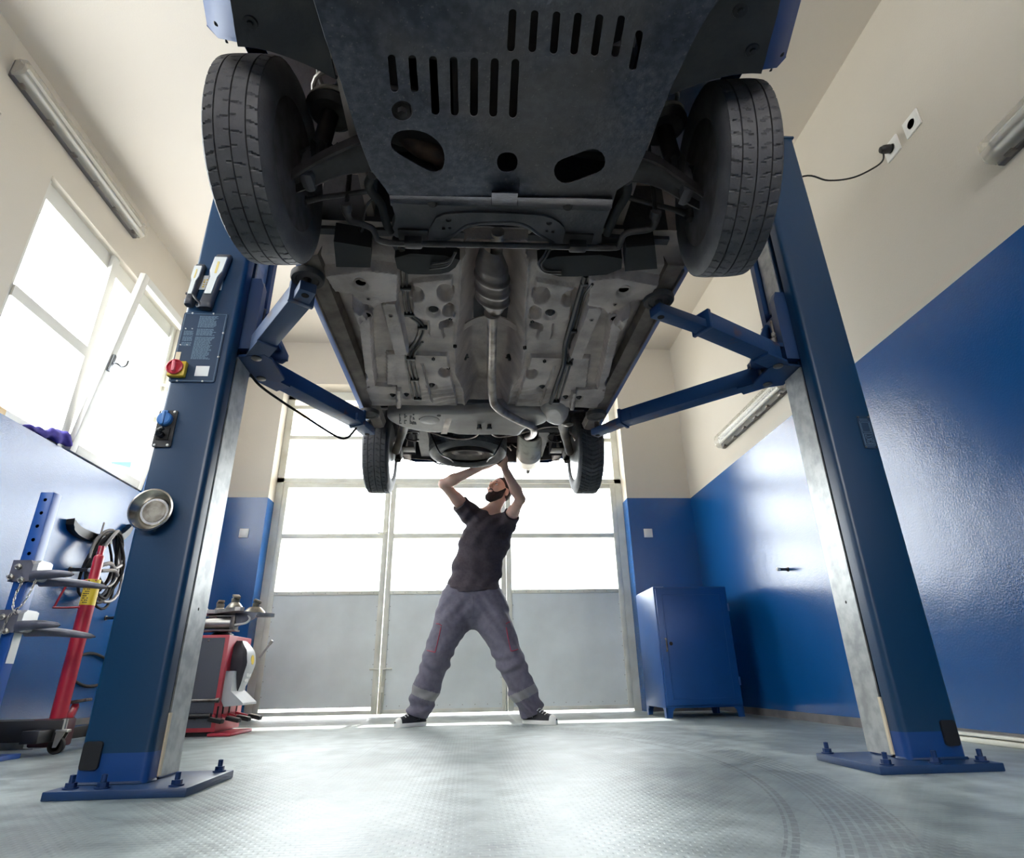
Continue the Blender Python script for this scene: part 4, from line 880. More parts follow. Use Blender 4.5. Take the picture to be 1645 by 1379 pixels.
# control arms: pressed steel, curved, hollow side down
def control_arm(pts, wid, name='control_arm'):
    C = bez([onz(a, b, z) for a, b, z in pts], 6); n = len(C); w = np.interp(np.linspace(0, 1, n), np.linspace(0, 1, len(wid)), wid); P = []
    for i in range(n):
        t = C[min(i + 1, n - 1)] - C[max(i - 1, 0)]; t[2] = 0; t /= np.linalg.norm(t); q = np.array([-t[1], t[0], 0]); h = w[i] / 2
        P.append([C[i] + q * h + [0, 0, .034], C[i] + q * h, C[i] + q * (h - .006) - [0, 0, .003], C[i] + q * (h - .012) + [0, 0, .002], C[i] + q * h * .3 + [0, 0, .014], C[i] - q * h * .3 + [0, 0, .014], C[i] - q * (h - .012) + [0, 0, .002], C[i] - q * (h - .006) - [0, 0, .003], C[i] - q * h, C[i] - q * h + [0, 0, .034]])
    return MB().grid(P, cv=True).build(name, 'cast_iron', CAR, 50)
control_arm([(455, 306, 1.655), (490, 290, 1.665), (535, 268, 1.685), (575, 256, 1.70), (604, 250, 1.705)], [.05, .062, .075, .10, .12])
control_arm([(1140, 334, 1.655), (1105, 313, 1.665), (1072, 292, 1.685), (1040, 277, 1.70), (1012, 272, 1.705)], [.05, .058, .065, .085, .10])
for pts in ([(484, 324), (520, 317), (600, 306)], [(1108, 345), (1080, 336), (1008, 317)]):
    P = [tuple(onz(a, b, 1.70 + i * .006)) for i, (a, b) in enumerate(pts)]
    MB().tube(P, [.012, .0085, .0085], 10).lathe([(.014, -.022), (.020, -.01), (.020, .012), (.010, .022), (0, .024)], P[0], (0, 0, 1), 16).build('tie_rod', 'cast_iron', CAR)
for poly in ([(536, 388), (596, 398), (595, 430), (540, 429)], [(1006, 398), (1052, 394), (1056, 432), (1004, 436)]):
    plate_px(poly, 1.640, .08, 'air_duct', 'black_rubber', sm=0)
for poly in ([(632, 406), (742, 412), (728, 436), (700, 442), (640, 440)], [(858, 414), (1000, 408), (998, 440), (905, 446), (880, 440)]):
    plate_px(poly, 1.658, .05, 'dark_front_sheet', 'black_rubber', sm=1)  # black sheets below the front end of the floor pan
for k in range(3): MB().tube(bez([onz(690 + k * 2, 432 - k * 4, 1.650), onz(716 + k, 428 - k * 4, 1.650), onz(726 + k, 418 - k * 3, 1.650), onz(731 + k, 404, 1.652)], 5), .0045, 8).build('coolant_pipe', 'cast_iron', CAR)
for k in range(2): MB().tube(bez([onz(884 - k * 5, 400, 1.652), onz(878 - k * 5, 412, 1.650), onz(870 - k * 5, 424, 1.650), onz(876, 434 + k * 3, 1.650), onz(902, 436 + k * 4, 1.650)], 5), .0045, 8).build('coolant_pipe', 'cast_iron', CAR)
# rubber hoses beside the subframe
for pts in ([(597, 283), (592, 296), (598, 310), (612, 328), (617, 345), (622, 362), (628, 372)], [(1008, 292), (1008, 308), (1000, 325), (990, 342), (984, 356), (975, 376)]):
    MB().tube(bez([onz(a, b, 1.672 + .004 * i) for i, (a, b) in enumerate(pts)], 5), .0135, 12).build('coolant_hose', 'black_rubber', CAR)
MB().tube(bez([onz(a, b, 1.70) for a, b in ((600, 318), (588, 332), (584, 352), (583, 368), (578, 374), (576, 366))], 5), .004, 8).build('sensor_wire', 'cast_iron', CAR)
# drive shafts with rubber boots
for sgn in (-1, 1):
    yc, zc = FAX - .02, FZ + .03
    m = MB().tube([(CX + sgn * .22, 1.30, zc + .02), (CX + sgn * .60, yc, zc)], .014, 12)
    m.lathe([(.045 - .012 * (k % 2) - .004 * k * .5, .012 * k) for k in range(9)], (CX + sgn * .56, yc, zc), (-sgn, -.05, .05), 20); m.build('drive_shaft', 'black_rubber', CAR, 50)
# struts with coil springs
for sgn in (-1, 1):
    b = np.array([CX + sgn * .555, 1.345, 1.74]); t = np.array([CX + sgn * .49, 1.33, 2.36]); d = (t - b) / np.linalg.norm(t - b)
    s1 = MB().tube([b, b + d * .30], .027, 16).tube([b + d * .30, t], .011, 10).lathe([(.06, 0), (.075, .012), (.078, .012), (.06, -.006), (.03, -.006)], b + d * .20, d, 24).build('strut', 'cast_iron', CAR)
    u = np.cross(d, [0, 1, 0]); u /= np.linalg.norm(u); w = np.cross(d, u)
    MB().tube([b + d * (.215 + .36 * k / 90) + .070 * (u * math.cos(k * 2 * math.pi / 18) + w * math.sin(k * 2 * math.pi / 18)) for k in range(91)], .0075, 8).build('coil_spring', 'spring_steel', s1)
    m = MB().box((CX + sgn * .575, FAX, FZ - .005), (.045, .075, .13), None, .02).build('steering_knuckle', 'under_dark', CAR, 40)

# ---------------- wheels
def tyre_mesh(c, ax, R=.286, Wd=.172, pat=0, steer=0.0):
    N = 480; ax = np.array(ax, float); ax /= np.linalg.norm(ax); up = np.array([0, 0, 1.0]); up -= ax * (up @ ax); up /= np.linalg.norm(up)
    if np.linalg.norm(np.cross(ax, [0, 0, 1])) < .2: up = np.array([0, 1.0, 0])
    fw = np.cross(up, ax); h = Wd / 2; rb = .180
    prof = [(rb, -h * .78), (rb + .008, -h * .88), (rb + .03, -h * .97), (rb + .055, -h * 1.0), (R - .035, -h * .97), (R - .018, -h * .90), (R - .007, -h * .80)]
    tread = []
    ed = [-.74, -.50, -.44, -.385, -.12, -.06, 0, .06, .12, .385, .44, .50, .74]
    tt = np.sort(np.concatenate([np.array([-.74, -.66, -.58, .74, .66, .58]), np.array([-.452, -.446, -.414, -.408, -.020, -.014, .014, .020, .408, .414, .446, .452]), np.array([-.52, -.34, -.26, -.18, -.10, .10, .18, .26, .34, .52])]))
    for s in tt: tread.append((R - .0035 * (abs(s) / .74) ** 4 - .001 * s * s, s * h * 1.08, s))
    full = [(r, x, None) for r, x in prof] + tread + [(r, -x, None) for r, x in prof[::-1]]
    V = np.zeros((len(full), N, 3)); th = 2 * math.pi * np.arange(N) / N
    npitch = 48 if pat != 2 else 60
    for i, (r, x, s) in enumerate(full):
        rr = np.full(N, r)
        if s is not None:
            a = abs(s)
            if .41 < a < .45 or (a < .0145 and pat != 2): rr -= .0065
            ph = (np.arange(N) * npitch / N)
            if pat == 0: q = (ph + (1.1 * a - .25 * a * a) * (1 if s > 0 else 1)) % 1; cut = (q < .11) & ((a > .47) | ((a > .09) & (a < .30) & (np.floor(ph) % 2 == (0 if s > 0 else 1))))
            elif pat == 1: q = (ph + 2.0 * a) % 1; cut = (q < .11) & (a > .10) & (a < .385) | ((ph + .9 * a) % 1 < .11) & (a > .5)
            else: q = (ph + 1.6 * a) % 1; cut = (q < .22) & (a > .04)
            rr = np.where(cut, rr - (.0042 if pat != 2 else .0052), rr)
        elif abs(x) > h * .9 and r > rb + .03 and r < R - .02: rr = rr + 0.0
        V[i] = np.array(c) + ax * x + rr[:, None] * (np.cos(th)[:, None] * fw + np.sin(th)[:, None] * up)
    return MB().grid(V, cv=True)
def rim_mesh(c, ax, sgn):
    """steel wheel: barrel, disc towards the outer side, ax points outboard"""
    return MB().lathe([(.186, -.074), (.188, -.070), (.181, -.066), (.176, -.055), (.158, -.030), (.156, .030), (.176, .058), (.182, .068), (.188, .072), (.186, .076), (.170, .070), (.150, .045), (.125, .040), (.100, .056), (.070, .050), (.060, .030), (0, .030), (0, .024), (.058, .022), (.068, .042), (.100, .048), (.125, .032), (.148, .034), (.150, -.030), (.168, -.055), (.172, -.068)], c, ax, 56)
def wheel(cx_, cy, cz, sgn, st_, pat, dark, drum):
    ax = np.array([sgn * math.cos(st_), sgn * math.sin(st_), 0]); c = (cx_, cy, cz)
    w = rim_mesh(c, ax, sgn).build('wheel', 'rim_dark' if dark else 'rim_steel', CAR, 35)
    tyre_mesh(c, ax, pat=pat).build('tyre', 'tyre_rubber', w, 32)
    if drum: MB().lathe([(.0, -.045), (.085, -.045), (.105, -.035), (.108, .0), (.10, .02), (0, .02)], c, ax, 36).build('brake_drum', 'rusty', w, 35)
    else: MB().lathe([(.05, -.045), (.118, -.045), (.120, -.042), (.120, -.028), (.118, -.025), (.05, -.025), (.045, .02), (0, .02), (0, -.05), (.045, -.05)], c, ax, 40).box(np.array(c) + np.array([-sgn * .035, -.115, .03]), (.07, .06, .14), None, .015).build('brake_disc', 'cast_iron', w, 35)
    return w
wheel(CX - .690, FAX, FZ, -1, -.03, 0, True, False)
wheel(CX + .700, FAX, FZ, 1, -.10, 1, True, False)
wheel(CX - .702, RAX, RZ, -1, 0, 1, False, True)
wheel(CX + .706, RAX, RZ, 1, 0, 2, False, True)

# ---------------- exhaust: ribbed shield, pipe, muffler
def tunz(y): return 1.672 + .04 * (y - 1.8)
q0, q1 = onub(784, 392, .03), onub(793, 497, .03)
P = []
for t in np.linspace(0, 1, 64):
    y = 1.66 + (2.075 - 1.66) * t; z = tunz(y) + .040; w = ip(t, [(0, .035), (.25, .062), (.75, .068), (.92, .045), (1, .030)]); d = ip(t, [(0, .03), (.25, .052), (.75, .050), (1, .028)])
    rib = .007 * max(0, math.sin(t * 2 * math.pi * 5.5)) if .36 < t < .92 else 0
    x0 = .062 + .020 * t
    P.append([(x0 + (w + rib) * math.cos(a), y + .02 * math.cos(a), z - .0 - (d + rib) * math.sin(a)) for a in np.linspace(-.5, math.pi + .5, 18)])
EX = MB().grid(P).build('catalyst_shield', mat('shield_steel', (104, 92, 86), 0.5, 0.4, rgb2=(78, 68, 64), nscale=14), CAR, 50)
pp = [(.082, 1.60, tunz(1.6) + .06), (.080, 2.06, tunz(2.06) + .035), (.080, 2.12, tunz(2.12) + .030)] + [(.080 + (.102 - .080) * t, 2.12 + (2.90 - 2.12) * t, tunz(2.12 + .78 * t) + .028) for t in (.3, .6)]
pp += [tuple(onub(791.5, 640, -.022)), tuple(onub(798, 654, -.036)), tuple(onub(813, 665, -.040)), tuple(onub(838, 678, -.042)), tuple(onub(853, 685, -.040)), tuple(onub(858, 692, -.030))]
pp += [(.398, 3.60, 1.790), (.398, 3.86, 1.885), (.405, 4.02, 1.945)]
EP = MB().tube(bez(pp, 8), .0225, 16).build('exhaust_pipe', 'pipe_steel', CAR)
MB().lathe([(.036, -.012), (.036, -.004), (.026, .004), (.027, .02)], (.080, 2.085, tunz(2.085) + .032), (0, 1, 0), 20).build('pipe_flange', 'pipe_steel', EP)
a = np.array([.432, 4.00, 1.985]); b = np.array([.450, 4.43, 1.905]); d = (b - a) / np.linalg.norm(b - a); L = np.linalg.norm(b - a)
MU = MB().lathe([(0, .004), (.078, .004), (.090, -.002), (.096, .006), (.096, L * .70), (.099, L * .71), (.099, L * .735), (.096, L * .745), (.096, L - .03), (.085, L - .006), (.05, L), (0, L)], a, d, 44, ref=(0, 0, 1)).build('muffler', 'muffler_steel', CAR, 40)
MB().lathe([(.077, 0), (0, 0)], a + d * .003, d, 40).build('muffler_end', 'under_dark', MU)
MB().tube([b - d * .02 - [0, 0, .06], b + d * .06 - [0, 0, .06]], .016, 12).build('tail_pipe', 'cast_iron', MU)
for s_ in (-1, 1): MB().tube(bez([a + d * .26 + [s_ * .095, 0, .02], a + d * .27 + [s_ * .13, 0, .05], a + d * .27 + [s_ * .15, 0, .03]]), .008, 8).build('hanger', 'steel_dull', MU)
# tunnel cross strap
y = 2.30
MB().grid([[(CX - .002 + .158 * math.sin(t), y + dy_ - .05 * (1 - abs(math.sin(t)) ** 2), tunz(y) + .030 + .105 * math.cos(t) ** 1 * .9 + dz_) for (dy_, dz_) in ((0, 0), (.045, 0), (.045, .006), (0, .006))] for t in np.linspace(-1.5, 1.5, 24)], cv=True).build('tunnel_strap', 'under_grey', CAR, 40)
MB().bx(CX - .08, CX + .075, 2.02, 2.30, tunz(2.2) + .150, tunz(2.2) + .156).build('tunnel_dark_sheet', 'under_dark', CAR, 0)  # dark flat sheet close below the tunnel roof

# ---------------- fuel tank
def pillow(poly, zbot, zt, r, name, m_, sm=3, slope=0.0, parent=CAR):
    P = np.array(soften(poly, sm)); n = len(P); c = P.mean(0)
    if np.sum(P[:, 0] * np.roll(P[:, 1], -1) - P[:, 1] * np.roll(P[:, 0], -1)) < 0: P = P[::-1]
    T = np.roll(P, -1, 0) - np.roll(P, 1, 0); T /= np.linalg.norm(T, axis=1)[:, None]; Nn = np.stack([T[:, 1], -T[:, 0]], 1); rings = []
    y0 = P[:, 1].min()
    for (ins, z) in [(0, zt)] + [(r * (1 - math.cos(t)), zbot + r * (1 - math.sin(t))) for t in np.linspace(0, math.pi / 2, 7)]:
        Q = P - Nn * ins; rings.append([(x, y, z + slope * (y - y0)) for x, y in Q])
    mb = MB().grid(rings, cv=True); cc = np.array(rings[-1]).mean(0); R5 = np.array(rings[-1])
    g = [R5] + [R5 * (1 - k) + cc * k for k in (.35, .7, .97)]; mb.grid(g, cv=True); mb.add(g[-1], [tuple(range(n))])
    return mb.build(name, m_, parent, 50)
tz = lambda px, py: tuple(onub(px, py, .0)[:2])
tz2 = lambda px, py: (lambda r: tuple((CAM + r * ((1.712 - .061 - CAMZ) / (r[2] - .02 * r[1])))[:2]))(ray(px, py))
TK = pillow([tz2(617, 671), tz2(640, 664), tz2(700, 662), tz2(740, 664), tz2(790, 659), tz2(860, 662), tz2(884, 668), tz2(880, 680), tz2(862, 686), tz2(842, 691), tz2(836, 703), tz2(806, 700), tz2(770, 700), tz2(735, 700), tz2(722, 696), tz2(700, 697), tz2(664, 693), tz2(632, 683)], 1.710, 1.92, .028, 'fuel_tank', 'tank_plastic', slope=.02)
PD = pillow([tz(866, 652), tz(895, 648), tz(911, 655), tz(916, 668), tz(908, 682), tz(888, 684), tz(870, 676)], 1.706, 1.86, .05, 'tank_lobe', 'tank_plastic', slope=.03)
tb = lambda px, py, o=-.001: (lambda r: tuple(CAM + r * ((1.712 - .061 - .0015 + o - CAMZ) / (r[2] - .02 * r[1]))))(ray(px, py))
P = [[tuple(np.array(tb(708 + dx + k * 1.2, yy)) + [0, 0, -.002]) for dx in (0, 10)] for k, yy in enumerate(np.linspace(672, 697, 8)[::-1])]
MB().grid(P).build('tank_strap', 'pipe_steel', TK, 0)
q = tb(690, 675); MB().lathe([(.058, .001), (.058, -.003), (.054, -.004), (0, -.004)], q, n=36).build('pump_cover', 'tank_plastic', TK, 30)
for (x, y) in ((676, 674), (705, 668)):
    q = tb(x, y); MB().lathe([(.012, 0), (.012, -.002), (0, -.002)], q, n=16).build('tank_boss', 'print_black', TK, 0)
m = MB(); rn = random.Random(7)
for cx0, n_c in ((641, 3), (649, 3), (658, 2), (663, 3)):
    for k in range(7):
        yy = 666 + k * 2.3
        if rn.random() < .78:
            a = np.array(tb(cx0, yy)); w = .005 + rn.random() * .012; m.bx(a[0], a[0] + w, a[1], a[1] + .010, a[2] - .0012, a[2] + .002)
a = np.array(tb(661, 678)); 
for i in range(4):
    for k in range(4): m.bx(a[0] + i * .007, a[0] + i * .007 + .005, a[1] + k * .010, a[1] + k * .010 + .007, a[2] - .0012, a[2] + .002)
m.build('tank_print', 'print_black', TK, 0)
for x in (770, 786):
    q = np.array(tb(x, 683)); m = MB().lathe([(.012, .01), (.012, -.016), (.016, -.018), (.016, -.030), (.009, -.032), (0, -.032)], q, n=14).build('fuel_connector', 'steel_dull', TK, 40)
for pts in ([(770, 688), (769, 696), (760, 703), (740, 706), (715, 702), (690, 694), (665, 688), (645, 690), (638, 700), (632, 712)], [(786, 688), (790, 697), (800, 702), (820, 700), (850, 693), (880, 686), (905, 688), (920, 700), (926, 712)]):
    MB().tube(bez([onub(a, b, .02 + .01 * min(i, 5)) for i, (a, b) in enumerate(pts)], 5), .007, 8).build('fuel_hose', 'pipe_steel', CAR)

# ---------------- rear axle
m = MB(); P = []
for t in np.linspace(-1, 1, 15):
    x = CX + t * .56; y = 3.60 - .03 * t * t; z = 1.86
    P.append([(x, y - .045, z + .05), (x, y - .05, z), (x, y - .03, z - .045), (x, y + .0, z - .03), (x, y + .03, z - .045), (x, y + .05, z), (x, y + .045, z + .05)])
AXL = MB().grid(P, cv=True).build('rear_axle_beam', 'under_dark', CAR, 50)
for sgn in (-1, 1):
    pts = [(CX + sgn * .50, 3.34, 1.80), (CX + sgn * .515, 3.50, 1.815), (CX + sgn * .555, 3.66, 1.80), (CX + sgn * .600, RAX, RZ)]
    tr = MB().tube(bez(pts, 6), [.038] * 7 + [.032] * 6 + [.028] * 6, 12).lathe([(.034, -.035), (.04, -.03), (.04, .03), (.034, .035), (0, .035)], pts[0], (1, 0, 0), 20).build('trailing_arm', mat('arm_brown', (112, 98, 88), 0.6, rgb2=(80, 70, 64), nscale=10), CAR, 50)
    MB().box((CX + sgn * .53, 3.88, 1.79), (.10, .10, .008), None, .002).box((CX + sgn * .575, 3.87, 1.77), (.012, .12, .07), None, .003).build('spring_seat', 'arm_brown', tr, 30)
    MB().tube([(CX + sgn * .50 + .048 * math.cos(k * .38), 3.80 + .048 * math.sin(k * .38), 1.83 + .0034 * k) for k in range(80)], .006, 8).build('rear_spring', 'cast_iron', CAR)
    MB().tube([(CX + sgn * .60, 3.92, 1.72), (CX + sgn * .54, 4.02, 2.06)], .022, 14).build('damper', 'cast_iron', CAR)
    MB().lathe([(.030, 0), (.030, -.010), (.016, -.014), (.008, -.020), (0, -.021)], (CX + sgn * .52, 3.335, 1.762), n=20).build('arm_bolt', 'steel_dull', tr)
    MB().bx(CX + sgn * .40, CX + sgn * .48, 3.15, 4.40, 1.93, 2.06).build('rear_frame_rail', 'under_dark', CAR, 0)
    MB().bx(CX + sgn * .56, CX + sgn * .62, 4.10, 4.40, 1.90, 1.98).build('rear_bracket', 'under_grey', CAR, 0)
# rear valance
V = []
for t in np.linspace(-1, 1, 17):
    x = CX - .005 + t * .665; y = 4.44 - .05 * t * t; V.append([(x, y, 2.10), (x, y + .0, 1.93 + .02 * t * t), (x, y + .006, 1.905 + .02 * t * t), (x, y + .02, 1.905 + .02 * t * t), (x, y + .025, 2.10)])
MB().grid(V).build('rear_valance', 'liner_black', CAR, 40)

# ---------------- spare wheel slung under the boot
sc_ = (-.030, 3.965, 1.857); sa = np.array([0, .168, -1.0]); sa /= np.linalg.norm(sa)
sw_ = MB().lathe([(.186, -.074), (.188, -.070), (.181, -.066), (.176, -.055), (.158, -.030), (.156, .030), (.176, .058), (.182, .068), (.188, .072), (.186, .076), (.170, .070), (.150, .045), (.125, .040), (.115, .058), (.100, .062), (.075, .050), (.060, .020), (0, .018)], sc_, sa, 56, ref=(0, 1, 0)).build('spare_wheel', mat('spare_rim', (130, 120, 112), 0.5, 0.2, rgb2=(96, 88, 82), nscale=14), CAR, 35)
tyre_mesh(sc_, sa, R=.284, Wd=.168, pat=0).build('tyre', 'tyre_rubber', sw_, 32)
m = MB().tube(bez([(-.33, 4.28, 1.95), (-.29, 4.29, 1.845), (-.10, 4.30, 1.818), (.10, 4.30, 1.818), (.22, 4.29, 1.85), (.27, 4.28, 1.95)], 6), .006, 8)
m.tube(bez([(-.30, 3.78, 1.90), (-.22, 3.76, 1.722), (-.16, 4.00, 1.765), (-.12, 4.30, 1.818)], 6), .006, 8).tube(bez([(.24, 3.78, 1.90), (.16, 3.76, 1.722), (.12, 4.00, 1.765), (.10, 4.30, 1.818)], 6), .006, 8)
m.build('spare_cradle', 'black_plastic', sw_)
MB().tube(bez([onz(*p, 1.86) for p in ((790, 709), (806, 714), (817, 719), (821, 724))], 4), .005, 8).build('cradle_wire', 'pipe_steel', CAR)
# ================================================================== THE MECHANIC
from mathutils.bvhtree import BVHTree
def skin_mat(name, rgb, rgb2):
    m = mat(name, rgb, 0.5, rgb2=rgb2, nscale=14, bump=0.05, bscale=200); b = m.node_tree.nodes['Principled BSDF']
    b.inputs['Subsurface Weight'].default_value = 0.12; b.inputs['Subsurface Radius'].default_value = (0.02, 0.008, 0.004); return m
skin_mat('skin', (222, 182, 164), (210, 166, 148))
mat('hair_dark', (66, 50, 46), 0.75, rgb2=(44, 33, 31), nscale=120, bump=0.5, bscale=260)
mat('shirt_black', (66, 57, 64), 0.85, rgb2=(56, 48, 56), nscale=60, bump=0.08, bscale=300)
mat('trouser_grey', (99, 95, 108), 0.8, rgb2=(88, 84, 98), nscale=30, bump=0.12, bscale=260)
mat('band_grey', (122, 120, 122), 0.45)
mat('piping_red', (150, 40, 66), 0.6)
mat('canvas_black', (34, 34, 40), 0.8)
mat('rubber_white', (226, 224, 218), 0.5)
mat('lace_white', (232, 232, 230), 0.7)
mat('eye_white', (230, 224, 216), 0.25)
mat('iris_dark', (48, 34, 26), 0.2)

class SDF:
    def __init__(s, lo, hi, h):
        s.lo = np.array(lo, float); s.h = h; s.n = np.ceil((np.array(hi) - s.lo) / h).astype(int) + 1
        s.D = np.full(tuple(s.n), 0.25, np.float32); s.ax = [s.lo[i] + h * np.arange(s.n[i]) for i in range(3)]
    def reg(s, pts, m):
        P = np.array(pts); a = np.clip(np.floor((P.min(0) - m - s.lo) / s.h).astype(int), 0, s.n - 1); b = np.clip(np.ceil((P.max(0) + m - s.lo) / s.h).astype(int) + 1, 1, s.n)
        sl = tuple(slice(a[i], max(b[i], a[i] + 1)) for i in range(3)); X = s.ax[0][sl[0]][:, None, None]; Y = s.ax[1][sl[1]][None, :, None]; Zz = s.ax[2][sl[2]][None, None, :]
        return sl, X, Y, Zz
    def _put(s, sl, d, k, mode):
        o = s.D[sl]
        if mode == 'sub': d = -d; q = np.clip(0.5 - 0.5 * (o - d) / max(k, 1e-6), 0, 1); s.D[sl] = o * (1 - q) + d * q + k * q * (1 - q)
        else:
            q = np.clip(0.5 + 0.5 * (d - o) / max(k, 1e-6), 0, 1); s.D[sl] = d * (1 - q) + o * q - k * q * (1 - q)
    def cone(s, a, b, ra, rb, k=.02, mode='add', flat=None):
        a = np.array(a, float); b = np.array(b, float); sl, X, Y, Zz = s.reg([a, b], max(ra, rb) + k + .05); d = b - a; L2 = d @ d + 1e-12
        t = np.clip(((X - a[0]) * d[0] + (Y - a[1]) * d[1] + (Zz - a[2]) * d[2]) / L2, 0, 1)
        dx, dy, dz = X - a[0] - t * d[0], Y - a[1] - t * d[1], Zz - a[2] - t * d[2]
        if flat is not None:                                         # (direction, factor): squash the section along a direction
            f, q = np.array(flat[0], float), flat[1]; f /= np.linalg.norm(f); c = dx * f[0] + dy * f[1] + dz * f[2]; e = c * (1 / q - 1); dx, dy, dz = dx + e * f[0], dy + e * f[1], dz + e * f[2]
        r = ra + (rb - ra) * t; r = r if flat is None else r
        s._put(sl, (np.sqrt(dx * dx + dy * dy + dz * dz) - r).astype(np.float32), k, mode)
    def ell(s, c, R, rad, k=.02, mode='add'):
        c = np.array(c, float); R = np.array(R, float); rad = np.array(rad, float); sl, X, Y, Zz = s.reg([c], rad.max() + k + .05); dx, dy, dz = X - c[0], Y - c[1], Zz - c[2]
        q = [(dx * R[i][0] + dy * R[i][1] + dz * R[i][2]) for i in range(3)]
        k0 = np.sqrt(sum((q[i] / rad[i]) ** 2 for i in range(3))); k1 = np.sqrt(sum((q[i] / rad[i] ** 2) ** 2 for i in range(3))) + 1e-9
        s._put(sl, (k0 * (k0 - 1) / k1).astype(np.float32), k, mode)
    def plane(s, p, n, k=.004):
        """keep the side where (x-p).n < 0"""
        n = np.array(n, float); n /= np.linalg.norm(n); X, Y, Zz = s.ax[0][:, None, None], s.ax[1][None, :, None], s.ax[2][None, None, :]
        s.D = np.maximum(s.D, ((X - p[0]) * n[0] + (Y - p[1]) * n[1] + (Zz - p[2]) * n[2]).astype(np.float32))
    def warp(s, fn):
        X, Y, Zz = s.ax[0][:, None, None], s.ax[1][None, :, None], s.ax[2][None, None, :]; s.D = s.D + fn(X, Y, Zz).astype(np.float32)
    def mesh(s):
        D = s.D; nx, ny, nz = D.shape; ins = D < 0
        c = np.zeros((nx - 1, ny - 1, nz - 1), np.uint8)
        for i in (0, 1):
            for j in (0, 1):
                for k in (0, 1): c += ins[i:nx - 1 + i, j:ny - 1 + j, k:nz - 1 + k]
        act = (c > 0) & (c < 8); idx = np.full(act.shape, -1, np.int64); I = np.argwhere(act); idx[act] = np.arange(len(I))
        acc = np.zeros((len(I), 3)); cnt = np.zeros(len(I))
        cor = [(i, j, k) for i in (0, 1) for j in (0, 1) for k in (0, 1)]
        for a in range(8):
            for b in range(a + 1, 8):
                A, B = np.array(cor[a]), np.array(cor[b])
                if np.abs(A - B).sum() != 1: continue
                da = D[tuple((I + A).T)]; db = D[tuple((I + B).T)]; m = (da < 0) != (db < 0); t = np.where(m, da / np.where(m, da - db, 1), 0)
                acc += np.where(m[:, None], A + t[:, None] * (B - A), 0); cnt += m
        V = s.lo + s.h * (I + acc / cnt[:, None]); F = []
        for ax in range(3):
            o = [0, 1, 2]; o.remove(ax); sh = [slice(None)] * 3; s2 = [slice(None)] * 3; sh[ax] = slice(0, -1); s2[ax] = slice(1, None)
            e = ins[tuple(sh)] != ins[tuple(s2)]; E = np.argwhere(e)
            ok = (E[:, o[0]] > 0) & (E[:, o[1]] > 0) & (E[:, o[0]] < D.shape[o[0]] - 1) & (E[:, o[1]] < D.shape[o[1]] - 1); E = E[ok]
            q = []
            for (u, v) in ((-1, -1), (0, -1), (0, 0), (-1, 0)):
                G = E.copy(); G[:, o[0]] += u; G[:, o[1]] += v; q.append(idx[tuple(G.T)])
            q = np.stack(q, 1); fl_ = ins[tuple(E.T)] ^ (ax == 1); q[~fl_] = q[~fl_][:, ::-1]; F.append(q)
        return V, np.concatenate(F)
def sdf_obj(s, name, m, parent, relax=1):
    V, F = s.mesh()
    for _ in range(relax):
        A = np.zeros_like(V); n = np.zeros(len(V))
        for k in range(4):
            np.add.at(A, F[:, k], V[F[:, (k + 1) % 4]]); np.add.at(A, F[:, k], V[F[:, (k + 3) % 4]]); np.add.at(n, F[:, k], 2)
        V = V * .5 + .5 * A / np.maximum(n, 1)[:, None]
    mb = MB(); mb.v = [tuple(p) for p in V]; mb.f = [tuple(int(i) for i in f) for f in F]
    o = mb.build(name, m, parent, 180, fixn=True); return o, V, F
MAN = thing('person', 'bearded man in black t-shirt and grey work trousers reaching up under the car', 'person', (0.03, 4.64, 0.0))
# joints
SR, ER, WR = np.array([-.035, 4.60, 1.545]), np.array([-.222, 4.43, 1.712]), np.array([.045, 4.315, 1.800])
SL, EL, WL = np.array([.290, 4.60, 1.455]), np.array([.378, 4.40, 1.580]), np.array([.256, 4.315, 1.800])
NB, CH, WA, PE = np.array([.150, 4.635, 1.520]), np.array([.118, 4.63, 1.33]), np.array([.035, 4.66, 1.06]), np.array([.012, 4.68, .90])
HC = np.array([.222, 4.555, 1.690])
fF = np.array([-.62, -.68, .34]); fF /= np.linalg.norm(fF); fU = np.array([.36, .12, .92]); fU -= fF * (fU @ fF); fU /= np.linalg.norm(fU); fL = np.cross(fU, fF)   # fL: his own left
if fL[0] < 0: fL = -fL
def hp(f, l, u): return HC + fF * f + fL * l + fU * u
Hm = [fL, fF, fU]
B = SDF((-.32, 4.14, 1.20), (.47, 4.80, 1.99), .0036)
B.cone(CH - [0, 0, .10], NB, .085, .075, .03); B.cone(SR, NB - [0, 0, .05], .05, .07, .04); B.cone(SL, NB - [0, 0, .05], .05, .07, .04)
for S_, E_, W_r in ((SR, ER, WR), (SL, EL, WL)):
    B.cone(S_, S_ + (E_ - S_) * .45, .056, .048, .03); B.cone(S_ + (E_ - S_) * .40, E_, .047, .036, .02)
    B.cone(E_, E_ + (W_r - E_) * .30, .038, .043, .02); B.cone(E_ + (W_r - E_) * .28, W_r, .043, .028, .02, flat=None)
